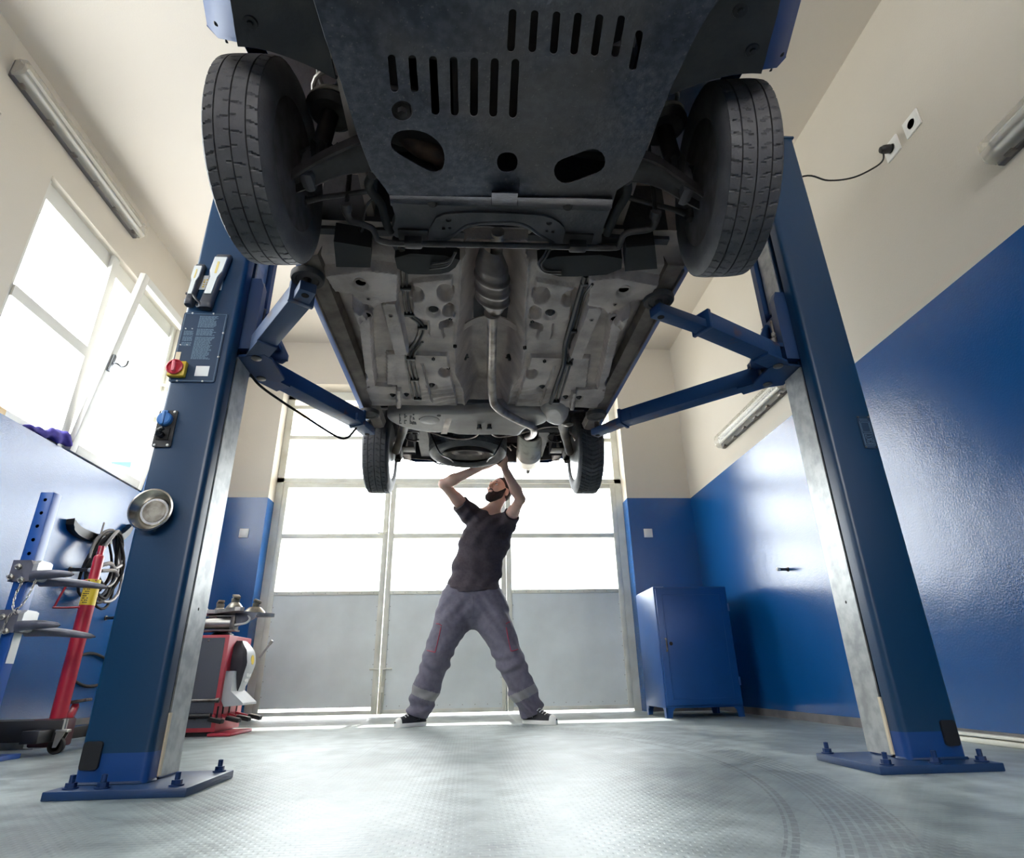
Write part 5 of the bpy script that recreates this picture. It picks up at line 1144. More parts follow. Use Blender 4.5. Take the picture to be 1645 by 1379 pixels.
# head
B.cone(NB, hp(-.03, 0, -.045), .058, .054, .03)
B.ell(hp(-.012, 0, .032), Hm, (.0755, .094, .086), .01)
B.ell(hp(.022, 0, -.01), Hm, (.066, .074, .080), .02)
B.cone(hp(.032, 0, -.045), hp(.060, 0, -.088), .052, .030, .02)
B.cone(hp(.030, .045, -.05), hp(.06, .012, -.085), .022, .02, .02); B.cone(hp(.030, -.045, -.05), hp(.06, -.012, -.085), .022, .02, .02)
B.cone(hp(.080, -.040, .030), hp(.080, .040, .030), .012, .012, .012)
for s_ in (-1, 1): B.ell(hp(.094, s_ * .031, .014), Hm, (.018, .014, .011), .008, 'sub'); B.ell(hp(.068, s_ * .042, -.018), Hm, (.020, .020, .018), .02)
B.cone(hp(.088, 0, .022), hp(.112, 0, -.016), .009, .0125, .010); B.ell(hp(.096, .011, -.020), Hm, (.009, .012, .009), .006); B.ell(hp(.096, -.011, -.020), Hm, (.009, .012, .009), .006)
B.cone(hp(.090, -.018, -.049), hp(.090, .018, -.049), .007, .007, .006); B.cone(hp(.089, -.016, -.058), hp(.089, .016, -.058), .008, .008, .004)
for s_ in (-1, 1): B.ell(hp(-.012, s_ * .077, -.004), Hm, (.009, .019, .031), .006); B.ell(hp(-.006, s_ * .087, .0), Hm, (.006, .010, .018), .004, 'sub')
# hands: palm of four metacarpals, four jointed fingers, thumb from the side near the wrist
def hand(w, d, n, thumb, curl, spread=.09, scale=1.0):
    d = np.array(d, float); d /= np.linalg.norm(d); n = np.array(n, float); n -= d * (n @ d); n /= np.linalg.norm(n); s_ = np.cross(d, n) * thumb
    for i, (off, L, fl_) in enumerate(((.030, .088, (.042, .026, .021)), (.010, .094, (.047, .030, .022)), (-.010, .090, (.043, .028, .022)), (-.029, .080, (.034, .021, .019)))):
        kn = w + d * L * scale + s_ * off * scale; B.cone(w + d * .012 + s_ * off * .45, kn, .0165, .0125, .012)
        a = curl[0] + i * .05; p = kn; dd = d + s_ * (off * 2.2) * spread / .09
        dd /= np.linalg.norm(dd)
        for j, l in enumerate(fl_):
            q = p + (dd * math.cos(a) + n * math.sin(a)) * l * scale; B.cone(p, q, .0098 - .001 * j, .0088 - .001 * j, .004); p = q; a += curl[1]
    t0 = w + d * .022 + s_ * .020; t1 = t0 + (d * .55 + s_ * .75 + n * .25) * .042; t2 = t1 + (d * .85 + s_ * .35 + n * .35) * .034; t3 = t2 + (d * .9 + n * .35 + s_ * .1) * .027
    B.cone(t0, t1, .016, .0125, .012); B.cone(t1, t2, .0115, .0105, .004); B.cone(t2, t3, .0105, .0085, .003)
hand(WR, (.93, -.22, .16), (0.05, -.15, 1), 1, (.10, .16))
hand(WL, (-.12, -.16, .98), (-.75, -.66, 0), -1, (.25, .45))
body, BV, BF = sdf_obj(B, 'body', 'skin', MAN)
for s_ in (-1, 1):
    c = hp(.079, s_ * .031, .013)
    e = MB().lathe([(0.0125 * math.sin(t), -.0125 * math.cos(t)) for t in np.linspace(0, math.pi, 13)], c, fF, 20).build('eye', 'eye_white', MAN, 60)
    MB().lathe([(.0058, .0112), (.004, .0122), (0, .0127)], c + fU * .001, fF, 16).build('iris', 'iris_dark', e)
# hair, brows, beard
Hs = SDF(HC - .17, HC + .17, .0042)
Hs.ell(hp(-.016, 0, .036), Hm, (.081, .098, .090), .01); Hs.ell(hp(-.02, 0, -.005), Hm, (.079, .080, .070), .02)
Hs.plane(hp(.052, 0, .072), fF * .80 - fU * .60); Hs.plane(hp(-.03, 0, -.04), -fU)
for s_ in (-1, 1): Hs.ell(hp(.0, s_ * .088, -.006), Hm, (.028, .030, .036), .008, 'sub')
Hs.warp(lambda X, Y, Z_: .0016 * np.sin(X * 420) * np.sin(Y * 390 + Z_ * 160) * np.sin(Z_ * 410)); sdf_obj(Hs, 'hair', 'hair_dark', MAN)
Hs = SDF(HC - .18, HC + .17, .0042)
Hs.cone(hp(.030, 0, -.040), hp(.066, 0, -.094), .060, .038, .02); Hs.cone(hp(.030, .047, -.05), hp(.064, .014, -.095), .028, .028, .02); Hs.cone(hp(.030, -.047, -.05), hp(.064, -.014, -.095), .028, .028, .02)
for s_ in (-1, 1): Hs.cone(hp(.012, s_ * .066, .010), hp(.03, s_ * .052, -.05), .012, .026, .015)
Hs.cone(hp(.088, -.024, -.036), hp(.088, .024, -.036), .010, .010, .006); Hs.ell(hp(.104, 0, -.053), Hm, (.022, .022, .007), .004, 'sub')
for s_ in (-1, 1): Hs.ell(hp(.082, s_ * .036, -.012), Hm, (.030, .040, .030), .008, 'sub')
Hs.ell(hp(.10, 0, -.008), Hm, (.03, .04, .020), .006, 'sub')
Hs.plane(hp(-.012, 0, 0), -fF)
Hs.warp(lambda X, Y, Z_: .0022 * np.sin(X * 380) * np.sin(Y * 350 + Z_ * 120) * np.sin(Z_ * 400)); sdf_obj(Hs, 'beard', 'hair_dark', MAN)
for s_ in (-1, 1): MB().tube(bez([hp(.086, s_ * .014, .031), hp(.089, s_ * .030, .037), hp(.078, s_ * .050, .031)], 5), [.004] * 5 + [.0045] * 5 + [.002], 8).build('eyebrow', 'hair_dark', MAN)

# t-shirt
T = SDF((-.30, 4.40, .86), (.50, 4.86, 1.68), .0052)
fy_ = (0, 1, .12)
T.cone(PE + [0, 0, -.02], WA, .214, .186, .03, flat=(fy_, .66)); T.cone(WA, CH, .180, .186, .05, flat=(fy_, .64)); T.cone(CH, NB + [0, 0, -.085], .186, .120, .05, flat=(fy_, .68))
T.cone(NB + [0, 0, -.10], SR + [.02, 0, -.02], .085, .080, .04); T.cone(NB + [0, 0, -.10], SL + [-.02, 0, -.01], .085, .078, .04)
for S_, E_ in ((SR, ER), (SL, EL)):
    d = (E_ - S_) / np.linalg.norm(E_ - S_); T.cone(S_ - d * .03 + [0, 0, -.010], S_ + d * .105 + [0, 0, -.006], .074, .069, .03)
T.warp(lambda X, Y, Z_: .0085 * np.sin(17 * X + 26 * Z_ + 2.2 * np.sin(6 * Z_ + 4 * X) + 6 * Y) * np.clip(1.2 - np.abs(Z_ - 1.18) * 2.4, .15, 1) + .004 * np.sin(52 * X - 24 * Z_ + 3 * np.sin(11 * Z_)) + .003 * np.sin(70 * Z_ + 18 * X + 3 * np.sin(20 * X)))
# rolled hem
T.warp(lambda X, Y, Z_: -.007 * np.exp(-((Z_ - (.926 - .05 * X) - .012) / .010) ** 2))
T.plane(PE + [0, 0, .022], (.05, .12, -1))
for S_, E_ in ((SR, ER), (SL, EL)):
    d = (E_ - S_) / np.linalg.norm(E_ - S_); c = S_ + d * .092
    X, Y, Z_ = T.ax[0][:, None, None], T.ax[1][None, :, None], T.ax[2][None, None, :]; t = (X - c[0]) * d[0] + (Y - c[1]) * d[1] + (Z_ - c[2]) * d[2]
    rad = np.sqrt((X - c[0] - t * d[0]) ** 2 + (Y - c[1] - t * d[1]) ** 2 + (Z_ - c[2] - t * d[2]) ** 2)
    T.D = np.where((t > -.05) & (rad < .17), np.maximum(T.D, t), T.D).astype(np.float32)
    T.cone(S_ + d * .060, S_ + d * .30, .056, .056, .004, 'sub')
T.cone(NB + [0, 0, -.012], NB + (hp(0, 0, -.04) - NB) * .9 + [0, 0, .05], .064, .075, .010, 'sub')
shirt, SV, SF_ = sdf_obj(T, 't_shirt', 'shirt_black', MAN)
# trousers
HR, HLf = np.array([-.098, 4.68, .815]), np.array([.128, 4.68, .810])
KR, KL = np.array([-.248, 4.615, .430]), np.array([.298, 4.615, .410])
AR_, AL_ = np.array([-.368, 4.655, .075]), np.array([.452, 4.64, .065])
Q = SDF((-.56, 4.42, .03), (.64, 4.90, 1.02), .0056)
Q.cone(PE + [0, 0, .08], PE + [0, 0, -.05], .178, .205, .04, flat=((0, 1, 0), .66))
for Hh_, K_, A_ in ((HR, KR, AR_), (HLf, KL, AL_)):
    Q.cone(Hh_ + [0, 0, .05], Hh_ + (K_ - Hh_) * .35, .132, .118, .05, flat=((0, 1, 0), .92)); Q.cone(Hh_ + (K_ - Hh_) * .3, K_, .118, .096, .04)
    Q.cone(K_, K_ + (A_ - K_) * .55, .095, .090, .04); Q.cone(K_ + (A_ - K_) * .5, A_, .090, .082, .03)
    sx = np.sign(A_[0]); Q.cone(Hh_ + [sx * .085, .0, .02], Hh_ + [sx * .105, 0, -.10], .050, .045, .04)           # side pocket bulge
    c = Hh_ + (K_ - Hh_) * .62 + [sx * .085, -.01, 0]; Q.cone(c + [-sx * .03, 0, .07], c + [sx * .02, 0, -.07], .035, .035, .02)        # cargo pocket
def wr_(X, Y, Z_):
    leg = np.clip((.70 - Z_) / .2, 0, 1); kn = np.exp(-((Z_ - .40) / .10) ** 2); an = np.exp(-((Z_ - .13) / .10) ** 2); hp_ = np.exp(-((Z_ - .78) / .10) ** 2)
    ax_ = np.abs(X - .03)
    return -.002 + leg * .004 * np.sin(38 * Z_ + 30 * ax_ + 3 * np.sin(9 * Z_)) + kn * .0065 * np.sin(64 * Z_ - 30 * ax_ + 2 * np.sin(20 * Y)) + an * .010 * np.sin(70 * Z_ + 26 * ax_ + 2.5 * np.sin(16 * X)) + hp_ * .006 * np.sin(44 * Z_ + 50 * ax_) + .0018 * np.sin(90 * X + 60 * Z_)
Q.warp(wr_)
Q.plane(PE + [0, 0, .075], (0, 0, 1))
for A_, K_ in ((AR_, KR), (AL_, KL)):
    d = (A_ - K_) / np.linalg.norm(A_ - K_); c = A_ + d * .005
    X, Y, Z_ = Q.ax[0][:, None, None], Q.ax[1][None, :, None], Q.ax[2][None, None, :]; t = (X - c[0]) * d[0] + (Y - c[1]) * d[1] + (Z_ - c[2]) * d[2]
    Q.D = np.where((t > -.10) & (Z_ < .3) & ((X < .03) == (A_[0] < .03)), np.maximum(Q.D, t), Q.D).astype(np.float32)
    Q.cone(A_ - d * .03, A_ + d * .2, .066, .070, .004, 'sub')
trou, QV, QF = sdf_obj(Q, 'trousers', 'trouser_grey', MAN)
bvh = BVHTree.FromPolygons([tuple(p) for p in QV], [tuple(int(i) for i in f) for f in QF])
def on_trousers(px, py, out=.002):
    r = Vector(ray(px, py)); h = bvh.ray_cast(Vector(CAM), r.normalized())
    return None if h[0] is None else np.array(h[0] - r.normalized() * out)
def patch(V, F, sel, off, name, m):
    N = np.zeros_like(V); a, b, c, d = [V[F[:, k]] for k in range(4)]; fn = np.cross(c - a, d - b)
    for k in range(4): np.add.at(N, F[:, k], fn)
    N /= (np.linalg.norm(N, axis=1)[:, None] + 1e-12)
    cen = (a + b + c + d) / 4; k = sel(cen); G = F[k]; u, inv = np.unique(G, return_inverse=True); inv = inv.reshape(G.shape); mb = MB()
    for s_ in (1,): mb.add(V[u] + N[u] * off, [tuple(int(i) for i in f) for f in inv])
    return mb.build(name, m, trou, 180, fixn=False)
sgn_ = 1.0
a, b, c, d = [QV[QF[:, k]] for k in range(4)]; fn = np.cross(c - a, d - b); cen = (a + b + c + d) / 4 - QV.mean(0)
if np.mean(np.sum(fn * cen, 1)) < 0: sgn_ = -1.0
for K_, A_, lo_, hi_ in ((KR, AR_, .52, .68), (KL, AL_, .52, .68)):
    d = A_ - K_; L2 = d @ d
    patch(QV, QF, lambda C, K_=K_, d=d, L2=L2, A_=A_: (((C - K_) @ d) / L2 > lo_) & (((C - K_) @ d) / L2 < hi_) & ((C[:, 0] < .03) == (A_[0] < .03)), .0022 * sgn_, 'reflective_band', 'band_grey')
g6 = lambda x, y: (600 + x / 4.838, 920 + y / 4.838)
for pts in ([(488, 398), (510, 402), (530, 414)], [(524, 425), (510, 490), (480, 618)], [(416, 606), (450, 614), (480, 622)], [(1060, 384), (1040, 392), (1030, 400)], [(1032, 428), (1048, 520), (1068, 610)], [(1068, 612), (1100, 606), (1124, 596)]):
    P = [on_trousers(*g6(x, y)) for x, y in bez([(x, y, 0) for x, y in pts], 4)[:, :2]]; P = [p for p in P if p is not None]
    if len(P) > 2: MB().tube(P, .0032, 6).build('pocket_piping', 'piping_red', trou)
P = [on_trousers(*g6(775 + .0 * k, 190 + k * 14)) for k in range(11)]; P = [p for p in P if p is not None]
if len(P) > 2: MB().tube(P, .0022, 6).build('fly_seam', 'trouser_grey', trou)
# shoes
def shoe(heel, toe, name):
    h = np.array([*heel, 0.0]); t = np.array([*toe, 0.0]); d = t - h; L = np.linalg.norm(d); d /= L; n = np.array([-d[1], d[0], 0])
    ts = np.linspace(0, 1, 26)
    def hw(t_): return ip(t_, [(0, .018), (.03, .028), (.12, .036), (.35, .036), (.6, .046), (.8, .046), (.92, .036), (.98, .020), (1, .010)])
    def top(t_): return ip(t_, [(0, .085), (.08, .118), (.22, .124), (.36, .116), (.55, .090), (.72, .070), (.88, .058), (.97, .046), (1, .034)])
    def ring(t_, z0, z1, k, sh=1.0, N=16):
        w = hw(t_) * k; return [h + d * L * t_ + n * w * math.copysign(abs(math.cos(a)) ** .75, math.cos(a)) * (1 if math.sin(a) < .2 else sh) + np.array([0, 0, z0 + (z1 - z0) * max(0, math.sin(a)) ** .8]) for a in np.linspace(0, math.pi, N)]
    up = MB().grid([ring(t_, .022, top(t_), .95, .85) for t_ in ts]).build(name, 'canvas_black', MAN, 60)
    P = []
    for t_ in ts:
        w = hw(t_) * 1.06; P.append([h + d * L * t_ + n * a * w + np.array([0, 0, z]) for a, z in ((-.97, .0), (-1.0, .004), (-1.0, .023), (-.97, .026), (.97, .026), (1.0, .023), (1.0, .004), (.97, 0))])
    so = MB().grid(P, cv=True); so.add(P[0], [tuple(range(8))]); so.add(P[-1], [tuple(range(8))]); so.build('sole', 'rubber_white', up, 50)
    MB().grid([ring(t_, .024, top(t_) + .003, 1.0, .9) for t_ in np.linspace(.87, 1.0, 9)]).build('toe_cap', 'rubber_white', up, 60)
    m = MB()
    for k in range(5):
        t_ = .42 + .075 * k; z = top(t_) * .97; c = h + d * L * t_ + np.array([0, 0, z]); m.tube(bez([c - n * .026 - [0, 0, .008], c + [0, 0, .004], c + n * .026 - [0, 0, .008]], 4), .0032, 6)
    m.tube(bez([c * 0 + h + d * L * .40 + [0, 0, .116], h + d * L * .44 + n * .03 + [0, 0, .112], h + d * L * .40 + n * .036 + [0, 0, .088]], 4), .003, 6)
    m.build('laces', 'lace_white', up)
    m = MB()
    for k in (.30, .36):
        for s_ in (-1, 1): m.lathe([(.004, 0), (.003, .002), (0, .002)], h + d * L * k + n * s_ * hw(k) * .96 + [0, 0, .046], n * s_, 10)
    m.build('eyelets', 'lace_white', up)
shoe((-.318, 4.715), (-.512, 4.548), 'shoe'); shoe((.392, 4.690), (.598, 4.468), 'shoe')
# ================================================================== WALL FITTINGS
mat('tray_grey', (84, 82, 84), 0.5)  # tray made darker to stand for shadow lines along the cover
mat('tube_white', (244, 244, 240), 0.3)
def cover_mat():
    m = bpy.data.materials.new('lamp_cover'); m.use_nodes = True; nt = m.node_tree; nt.nodes.clear(); L = nt.links.new
    o_ = nt.nodes.new('ShaderNodeOutputMaterial'); t = nt.nodes.new('ShaderNodeBsdfTransparent'); p = nt.nodes.new('ShaderNodeBsdfPrincipled'); x = nt.nodes.new('ShaderNodeMixShader')
    p.inputs['Base Color'].default_value = _lin((206, 200, 188)) + (1,); p.inputs['Roughness'].default_value = .18; t.inputs['Color'].default_value = (.95, .95, .93, 1); x.inputs['Fac'].default_value = .38
    L(t.outputs[0], x.inputs[1]); L(p.outputs[0], x.inputs[2]); L(x.outputs[0], o_.inputs['Surface']); MATS['lamp_cover'] = m
cover_mat()
def tube_light(x, y0, y1, z, s, label):
    """batten on a side wall, s = direction into the room"""
    root = thing('fluorescent_light', label, 'wall light', (x, (y0 + y1) / 2, z), 'fluorescent lights on the side walls')
    MB().bx(x, x + s * .030, y0 + .01, y1 - .01, z - .070, z + .062, .004).build('light_tray', 'tray_grey', root, 30)
    m = MB(); N = 16
    def ring(y, k): return [(x + s * (.020 + .072 * k * max(0, math.sin(a)) ** .55), y, z + .066 * k * math.copysign(abs(math.cos(a)) ** .7, math.cos(a))) for a in np.linspace(0, math.pi, N)]
    rs = [ring(y0, .82), ring(y0 + .012, 1), ring(y1 - .012, 1), ring(y1, .82)]; m.grid(rs); m.add(rs[0], [tuple(range(N))]); m.add(rs[-1], [tuple(range(N))])
    m.build('clear_cover', 'lamp_cover', root, 35)
    for dz in (-.026, .026): MB().tube([(x + s * .055, y0 + .05, z + dz), (x + s * .055, y1 - .05, z + dz)], .013, 12).build('light_tube', 'tube_white', root)
    n = 6
    for k in range(n):
        y = y0 + .08 + (y1 - y0 - .16) * k / (n - 1); MB().box((x + s * .034, y, z - .067), (.030, .040, .016), None, .003).build('cover_clip', 'steel_dull', root, 30)
tube_light(XL, 2.45, 3.82, 3.575, 1, 'long fluorescent light on the window wall just under the ceiling')
tube_light(XR, 3.62, 4.80, 2.235, -1, 'long fluorescent light above the blue paint, between lift post and corner')
tube_light(XR, 0.40, 1.745, 2.36, -1, 'fluorescent light at the edge of the photo, below the power sockets')
def plate_switch(name, label, cat, c, n, size, group, kind):
    c = np.array(c, float); n = np.array(n, float); root = thing(name, label, cat, tuple(c), group); u = np.cross([0, 0, 1.0], n); R = np.stack([u, n, [0, 0, 1.0]], 1)
    MB().box(c + n * .005, (size, .010, size), R, .003).build('cover_plate', 'white_plastic', root, 30)
    if kind == 'switch': MB().box(c + n * .011, (size * .62, .008, size * .66), R @ rot('X', 3), .002).build('rocker', 'white_plastic', root, 30)
    else:
        w = MB().lathe([(size * .30, .010), (size * .30, .013), (size * .25, .013), (size * .24, .0105), (0, .0105)], c, n, 28).build('socket_well', 'white_plastic', root, 30)
        MB().lathe([(size * .235, .0112), (0, .0112)], c, n, 24).build('socket_face', mat('socket_shadow', (120, 116, 110), 0.5), w, 0)
    return root
plate_switch('light_switch', 'white light switch on the blue wall strip behind the tyre changer', 'light switch', (-2.19, YB, 1.634), (0, -1, 0), .088, 'white light switches', 'switch')
plate_switch('light_switch', 'white light switch on the wall above the blue cabinet', 'light switch', (1.782, YB, 1.625), (0, -1, 0), .088, 'white light switches', 'switch')
plate_switch('power_socket', 'white power socket high on the wall with the black plug in it', 'power socket', (XR, 2.200, 2.920), (-1, 0, 0), .105, 'power sockets on the tall wall', 'socket')
plate_switch('power_socket', 'empty white power socket high on the wall beside the plugged one', 'power socket', (XR, 2.045, 2.920), (-1, 0, 0), .105, 'power sockets on the tall wall', 'socket')
root = thing('power_plug', 'black plug and thin black cord hanging between socket and lift post', 'plug', (2.24, 2.205, 2.92))
MB().lathe([(.018, 0), (.024, .010), (.024, .040), (.016, .058), (0, .06)], (XR - .0125, 2.200, 2.920), (-1, 0.12, -.1), 16).build('plug_body', 'black_plastic', root)
P = [(XR - .055, 2.205, 2.913), tuple(onx(1418, 258, 2.17)), tuple(onx(1400, 272, 2.09)), tuple(onx(1368, 286, 1.97)), tuple(onx(1330, 290, 1.83)), tuple(onx(1292, 283, 1.69)), (1.660, 2.42, 2.80), (1.60, 2.362, 2.70)]
MB().tube(bez(P, 8), .0045, 8).build('cord', 'black_rubber', root)
def stub(name, label, a, b, r, tip):
    root = thing(name, label, 'pipe stub', tuple(a), 'short pipe stubs in the walls'); a = np.array(a); b = np.array(b); d = (b - a) / np.linalg.norm(b - a)
    MB().lathe([(r * 1.5, 0), (r * 1.5, .006), (r, .008), (r, np.linalg.norm(b - a) - .02)], a, d, 16).build('pipe', 'steel_dull', root)
    MB().lathe([(r * 1.15, -.022), (r * 1.15, 0), (r * .7, .001), (0, -.004)], b, d, 16).build('pipe_end', tip, root)
stub('pipe_stub', 'short capped pipe stub in the middle of the shiny blue wall', (XR, 4.135, .985), (XR - .085, 4.13, .985), .010, 'white_plastic')
stub('pipe_stub', 'capped pipe stub pointing out beside the red jack handle', (XL, 4.13, 1.015), (XL + .16, 4.10, 1.005), .012, 'white_plastic')
stub('pipe_stub', 'low capped pipe stub under the hanging cable coil', (XL, 4.66, .755), (XL + .13, 4.64, .755), .011, 'steel_dull')

# ---- cable hanger and coil, hose loop on the window wall
px_hook = [(119, 838), (122, 846), (130, 854), (142, 860), (160, 866), (180, 868), (196, 864), (208, 854), (214, 846)]
hk = thing('cable_hanger', 'black curved hanger bracket on the wall holding the coiled cable', 'hanger', tuple(onx(165, 864, XL)))
C = bez([onx(a, b, XL + .05) for a, b in px_hook], 6); Pp = []
for i, p in enumerate(C):
    w = .030 if 3 < i < len(C) - 4 else .022
    Pp.append([(XL + .001, p[1], p[2] + w * .7), (XL + .05, p[1], p[2] + w), (XL + .055, p[1], p[2] - w), (XL + .001, p[1], p[2] - w * .8)])
m = MB().grid(Pp, cv=True); m.add(Pp[0], [(0, 1, 2, 3)]); m.add(Pp[-1], [(0, 1, 2, 3)]); m.build('bracket', 'black_plastic', hk, 50)
p = onx(164, 856, XL + .08); MB().tube([(XL + .08, p[1] - .01, p[2] - .02), (XL + .08, p[1] - .005, p[2] + .07)], .006, 8).build('hanger_pin', 'steel_dull', hk)
co = thing('cable_coil', 'coiled black cable with grey loops as highlights, hanging from the curved hanger', 'cable', tuple(onx(175, 995, XL + .08)))
rn = random.Random(11)
mat('glint_and_tie_grey', (150, 146, 144), 0.35, 0.2)  # some loops coloured grey to stand for glints on black cable
yc, zt, zb = 4.31, 1.320, 0.770
for k in range(10):
    ry = .195 + rn.uniform(-.055, .02); zt_ = zt - .012 * (k % 4) + rn.uniform(-.01, .01); zb_ = zb + rn.uniform(0, .16); dy = rn.uniform(-.05, .05); dx = rn.uniform(.02, .12); P = []
    for a in np.linspace(0, 2 * math.pi, 26, endpoint=False):
        u = math.sin(a); v = math.cos(a); w = ry * (u if v < 0 else u * (.62 + .38 * (1 - v)))
        P.append((XL + .03 + dx + .02 * math.sin(2 * a + k), yc + dy * (1 - v) * .5 + w, (zt_ + zb_) / 2 + v * (zt_ - zb_) / 2))
    MB().tube(P, .009 if k % 3 else .011, 8, closed=True).build('cable_loop', 'black_rubber' if k % 3 else 'glint_and_tie_grey', co)
MB().tube(bez([(XL + .14, 4.20, 1.05), (XL + .16, 4.28, 1.08), (XL + .15, 4.36, 1.06), (XL + .14, 4.45, 1.10)], 5), .014, 8).tube(bez([(XL + .15, 4.22, 1.02), (XL + .17, 4.33, 1.04), (XL + .15, 4.42, 1.02)], 5), .012, 8).build('cable_tie', 'glint_and_tie_grey', co)
rg = [(113, 1078), (116, 1064), (125, 1055), (138, 1051), (150, 1050.5), (163, 1055), (176, 1064), (180, 1076), (174, 1090), (160, 1100), (140, 1103), (124, 1097), (115, 1088)]
o = MB().tube(bez([onx(a, b, XL + .02) for a, b in rg + rg[:1]], 4)[:-1], .010, 8, closed=True).build('hose_loop', 'black_rubber'); tag(o, 'single loop of black hose hanging low on the blue wall', 'hose', kind='thing')
# ---- cloth and block on the window sill
q0, q1, q2 = onx(40, 685, XL - .02), onx(74, 697, XL - .01), onx(100, 703, XL + .005)
S_ = SDF(np.minimum(q0, q2) - [.07, .10, .09], np.maximum(q0, q2) + [.07, .12, .08], .006)
S_.cone(q0, q1, .014, .026, .02); S_.cone(q1, q2, .030, .038, .02); S_.cone(q2 + [0, -.05, .0], q2 + [.02, .03, -.035], .026, .02, .02); S_.cone(q1 + [.0, .0, .01], q2 + [-.03, .02, .03], .018, .022, .02)
S_.warp(lambda X, Y, Z_: .006 * np.sin(60 * Y + 50 * Z_) + .005 * np.sin(90 * X + 40 * Z_ + 30 * Y))
S_.cone((XL - .3, 2.9, WZ0 - .5), (XL - .3, 4.4, WZ0 - .5), .0, .0, .001, 'sub')
V_, F_ = S_.mesh(); V_[:, 2] = np.where((V_[:, 0] < XL + .001), np.maximum(V_[:, 2], WZ0 + .001), V_[:, 2]); V_[:, 0] = np.where(V_[:, 2] < WZ0, np.maximum(V_[:, 0], XL + .001), V_[:, 0])
mb = MB(); mb.v = [tuple(p) for p in V_]; mb.f = [tuple(int(i) for i in f) for f in F_]
o = mb.build('cleaning_cloth', mat('cloth_violet', (74, 64, 150), 0.85, rgb2=(60, 50, 128), nscale=30, bump=.1), smooth=180); tag(o, 'crumpled violet cloth hanging over the window sill', 'cloth', kind='thing')
p = onx(1, 657, XL - .03); o = MB().box((XL - .04, p[1] - .03, WZ0 + .021), (.07, .10, .04), rot('Z', 8), .004).build('wood_block', mat('wood_tan', (206, 176, 128), .6, rgb2=(190, 158, 110), nscale=12), smooth=30); tag(o, 'small tan wooden block on the window sill at the photo edge', 'block', kind='thing')

# ================================================================== BLUE STAND WITH GREY CLAMPS
mat('stand_blue', (34, 84, 160), 0.35)
mat('clamp_grey', (116, 116, 126), 0.42, 0.35, rgb2=(96, 96, 106), nscale=14)
mat('clamp_light', (190, 190, 188), 0.35, 0.4)
mat('chain_zinc', (176, 172, 164), 0.35, 0.8)
sx, sy, sh = -2.098, 2.975, 1.190
STD = thing('clamp_stand', 'blue square steel stand with two grey prong clamps, by the window wall', 'stand', (sx, sy, 0))
pm = MB().box((sx, sy, .02 + (sh - .02) / 2), (.064, .064, sh - .02), None, .004).build('square_post', 'stand_blue', STD, 30)
for k in range(5):
    z = 1.150 - .066 * k; MB().lathe([(.0085, 0), (0, 0)], (sx + .001, sy - .0325, z), (0, -1, 0), 14).build('pin_hole', 'dark_hole', pm, 0)
MB().lathe([(.0085, 0), (0, 0)], (sx, sy - .0325, .715), (0, -1, 0), 14).build('pin_hole', 'dark_hole', pm, 0)
MB().bx(sx + .0325, sx + .034, sy - .02, sy + .030, .40, .56).build('white_label', 'paper_white', pm, 0)
MB().bx(sx - .28, sx + .034, sy - .034, sy + .25, .0, .02, .003).build('foot_plate', 'stand_blue', STD, 30)
def clamp(z, name):
    b = MB().prism([(sx - .046, z - .046), (sx + .048, z - .046), (sx + .048, z + .030), (sx + .034, z + .052), (sx - .046, z + .052)], (sy - .05, sy + .05), XZ)
    root = b.build(name, 'clamp_grey', STD, 30)
    MB().prism([(sy - .048, z - .006), (sy + .05, z - .006), (sy + .05, z + .046), (sy + .03, z + .052), (sy - .03, z + .052), (sy - .048, z + .036)], (sx + .048, sx + .070), YZ).build('clamp_cheek', 'clamp_light', root, 30)
    for (dy, dz, L, tilt) in ((-.035, -.020, .200, .0), (.03, -.034, .300, -.03)):
        P = []
        for t in np.linspace(0, 1, 14):
            w = ip(t, [(0, .026), (.15, .034), (.6, .030), (.92, .018), (1, .004)]); h = ip(t, [(0, .026), (.2, .022), (.6, .018), (.92, .012), (1, .003)]); c = np.array([sx + .05 + L * t, sy + dy - .03 * t * (1 if dy < 0 else -.6), z + dz + tilt * t + .006 * math.sin(t * 3)])
            P.append([c + [0, w * math.cos(a), h * math.sin(a)] for a in np.linspace(0, 2 * math.pi, 14, endpoint=False)])
        m = MB().grid(P, cv=True); m.add(P[0], [tuple(range(14))]); m.build('prong', 'clamp_grey', root, 50)
    for (px_, pz) in ((sx - .01, z + .02), (sx - .03, z - .028), (sx + .02, z - .042)): MB().lathe([(.011, -.002), (.011, .012), (.005, .014), (.005, .03), (0, .031)], (px_, sy - .05, pz), (0, -1, 0), 12).tube([(px_ + .012 * math.cos(a), sy - .062, pz + .012 * math.sin(a)) for a in np.linspace(0, 6.0, 12)], .002, 6).build('pull_pin', 'chain_zinc', root, 40)
    MB().lathe([(.022, -.02), (.022, .02), (.016, .024), (0, .024)], (sx + .075, sy - .02, z - .024), (0, -1, 0), 16).build('hinge_bolt', 'clamp_light', root, 40)
    return root
clamp(.800, 'wheel_clamp'); clamp(.575, 'wheel_clamp')
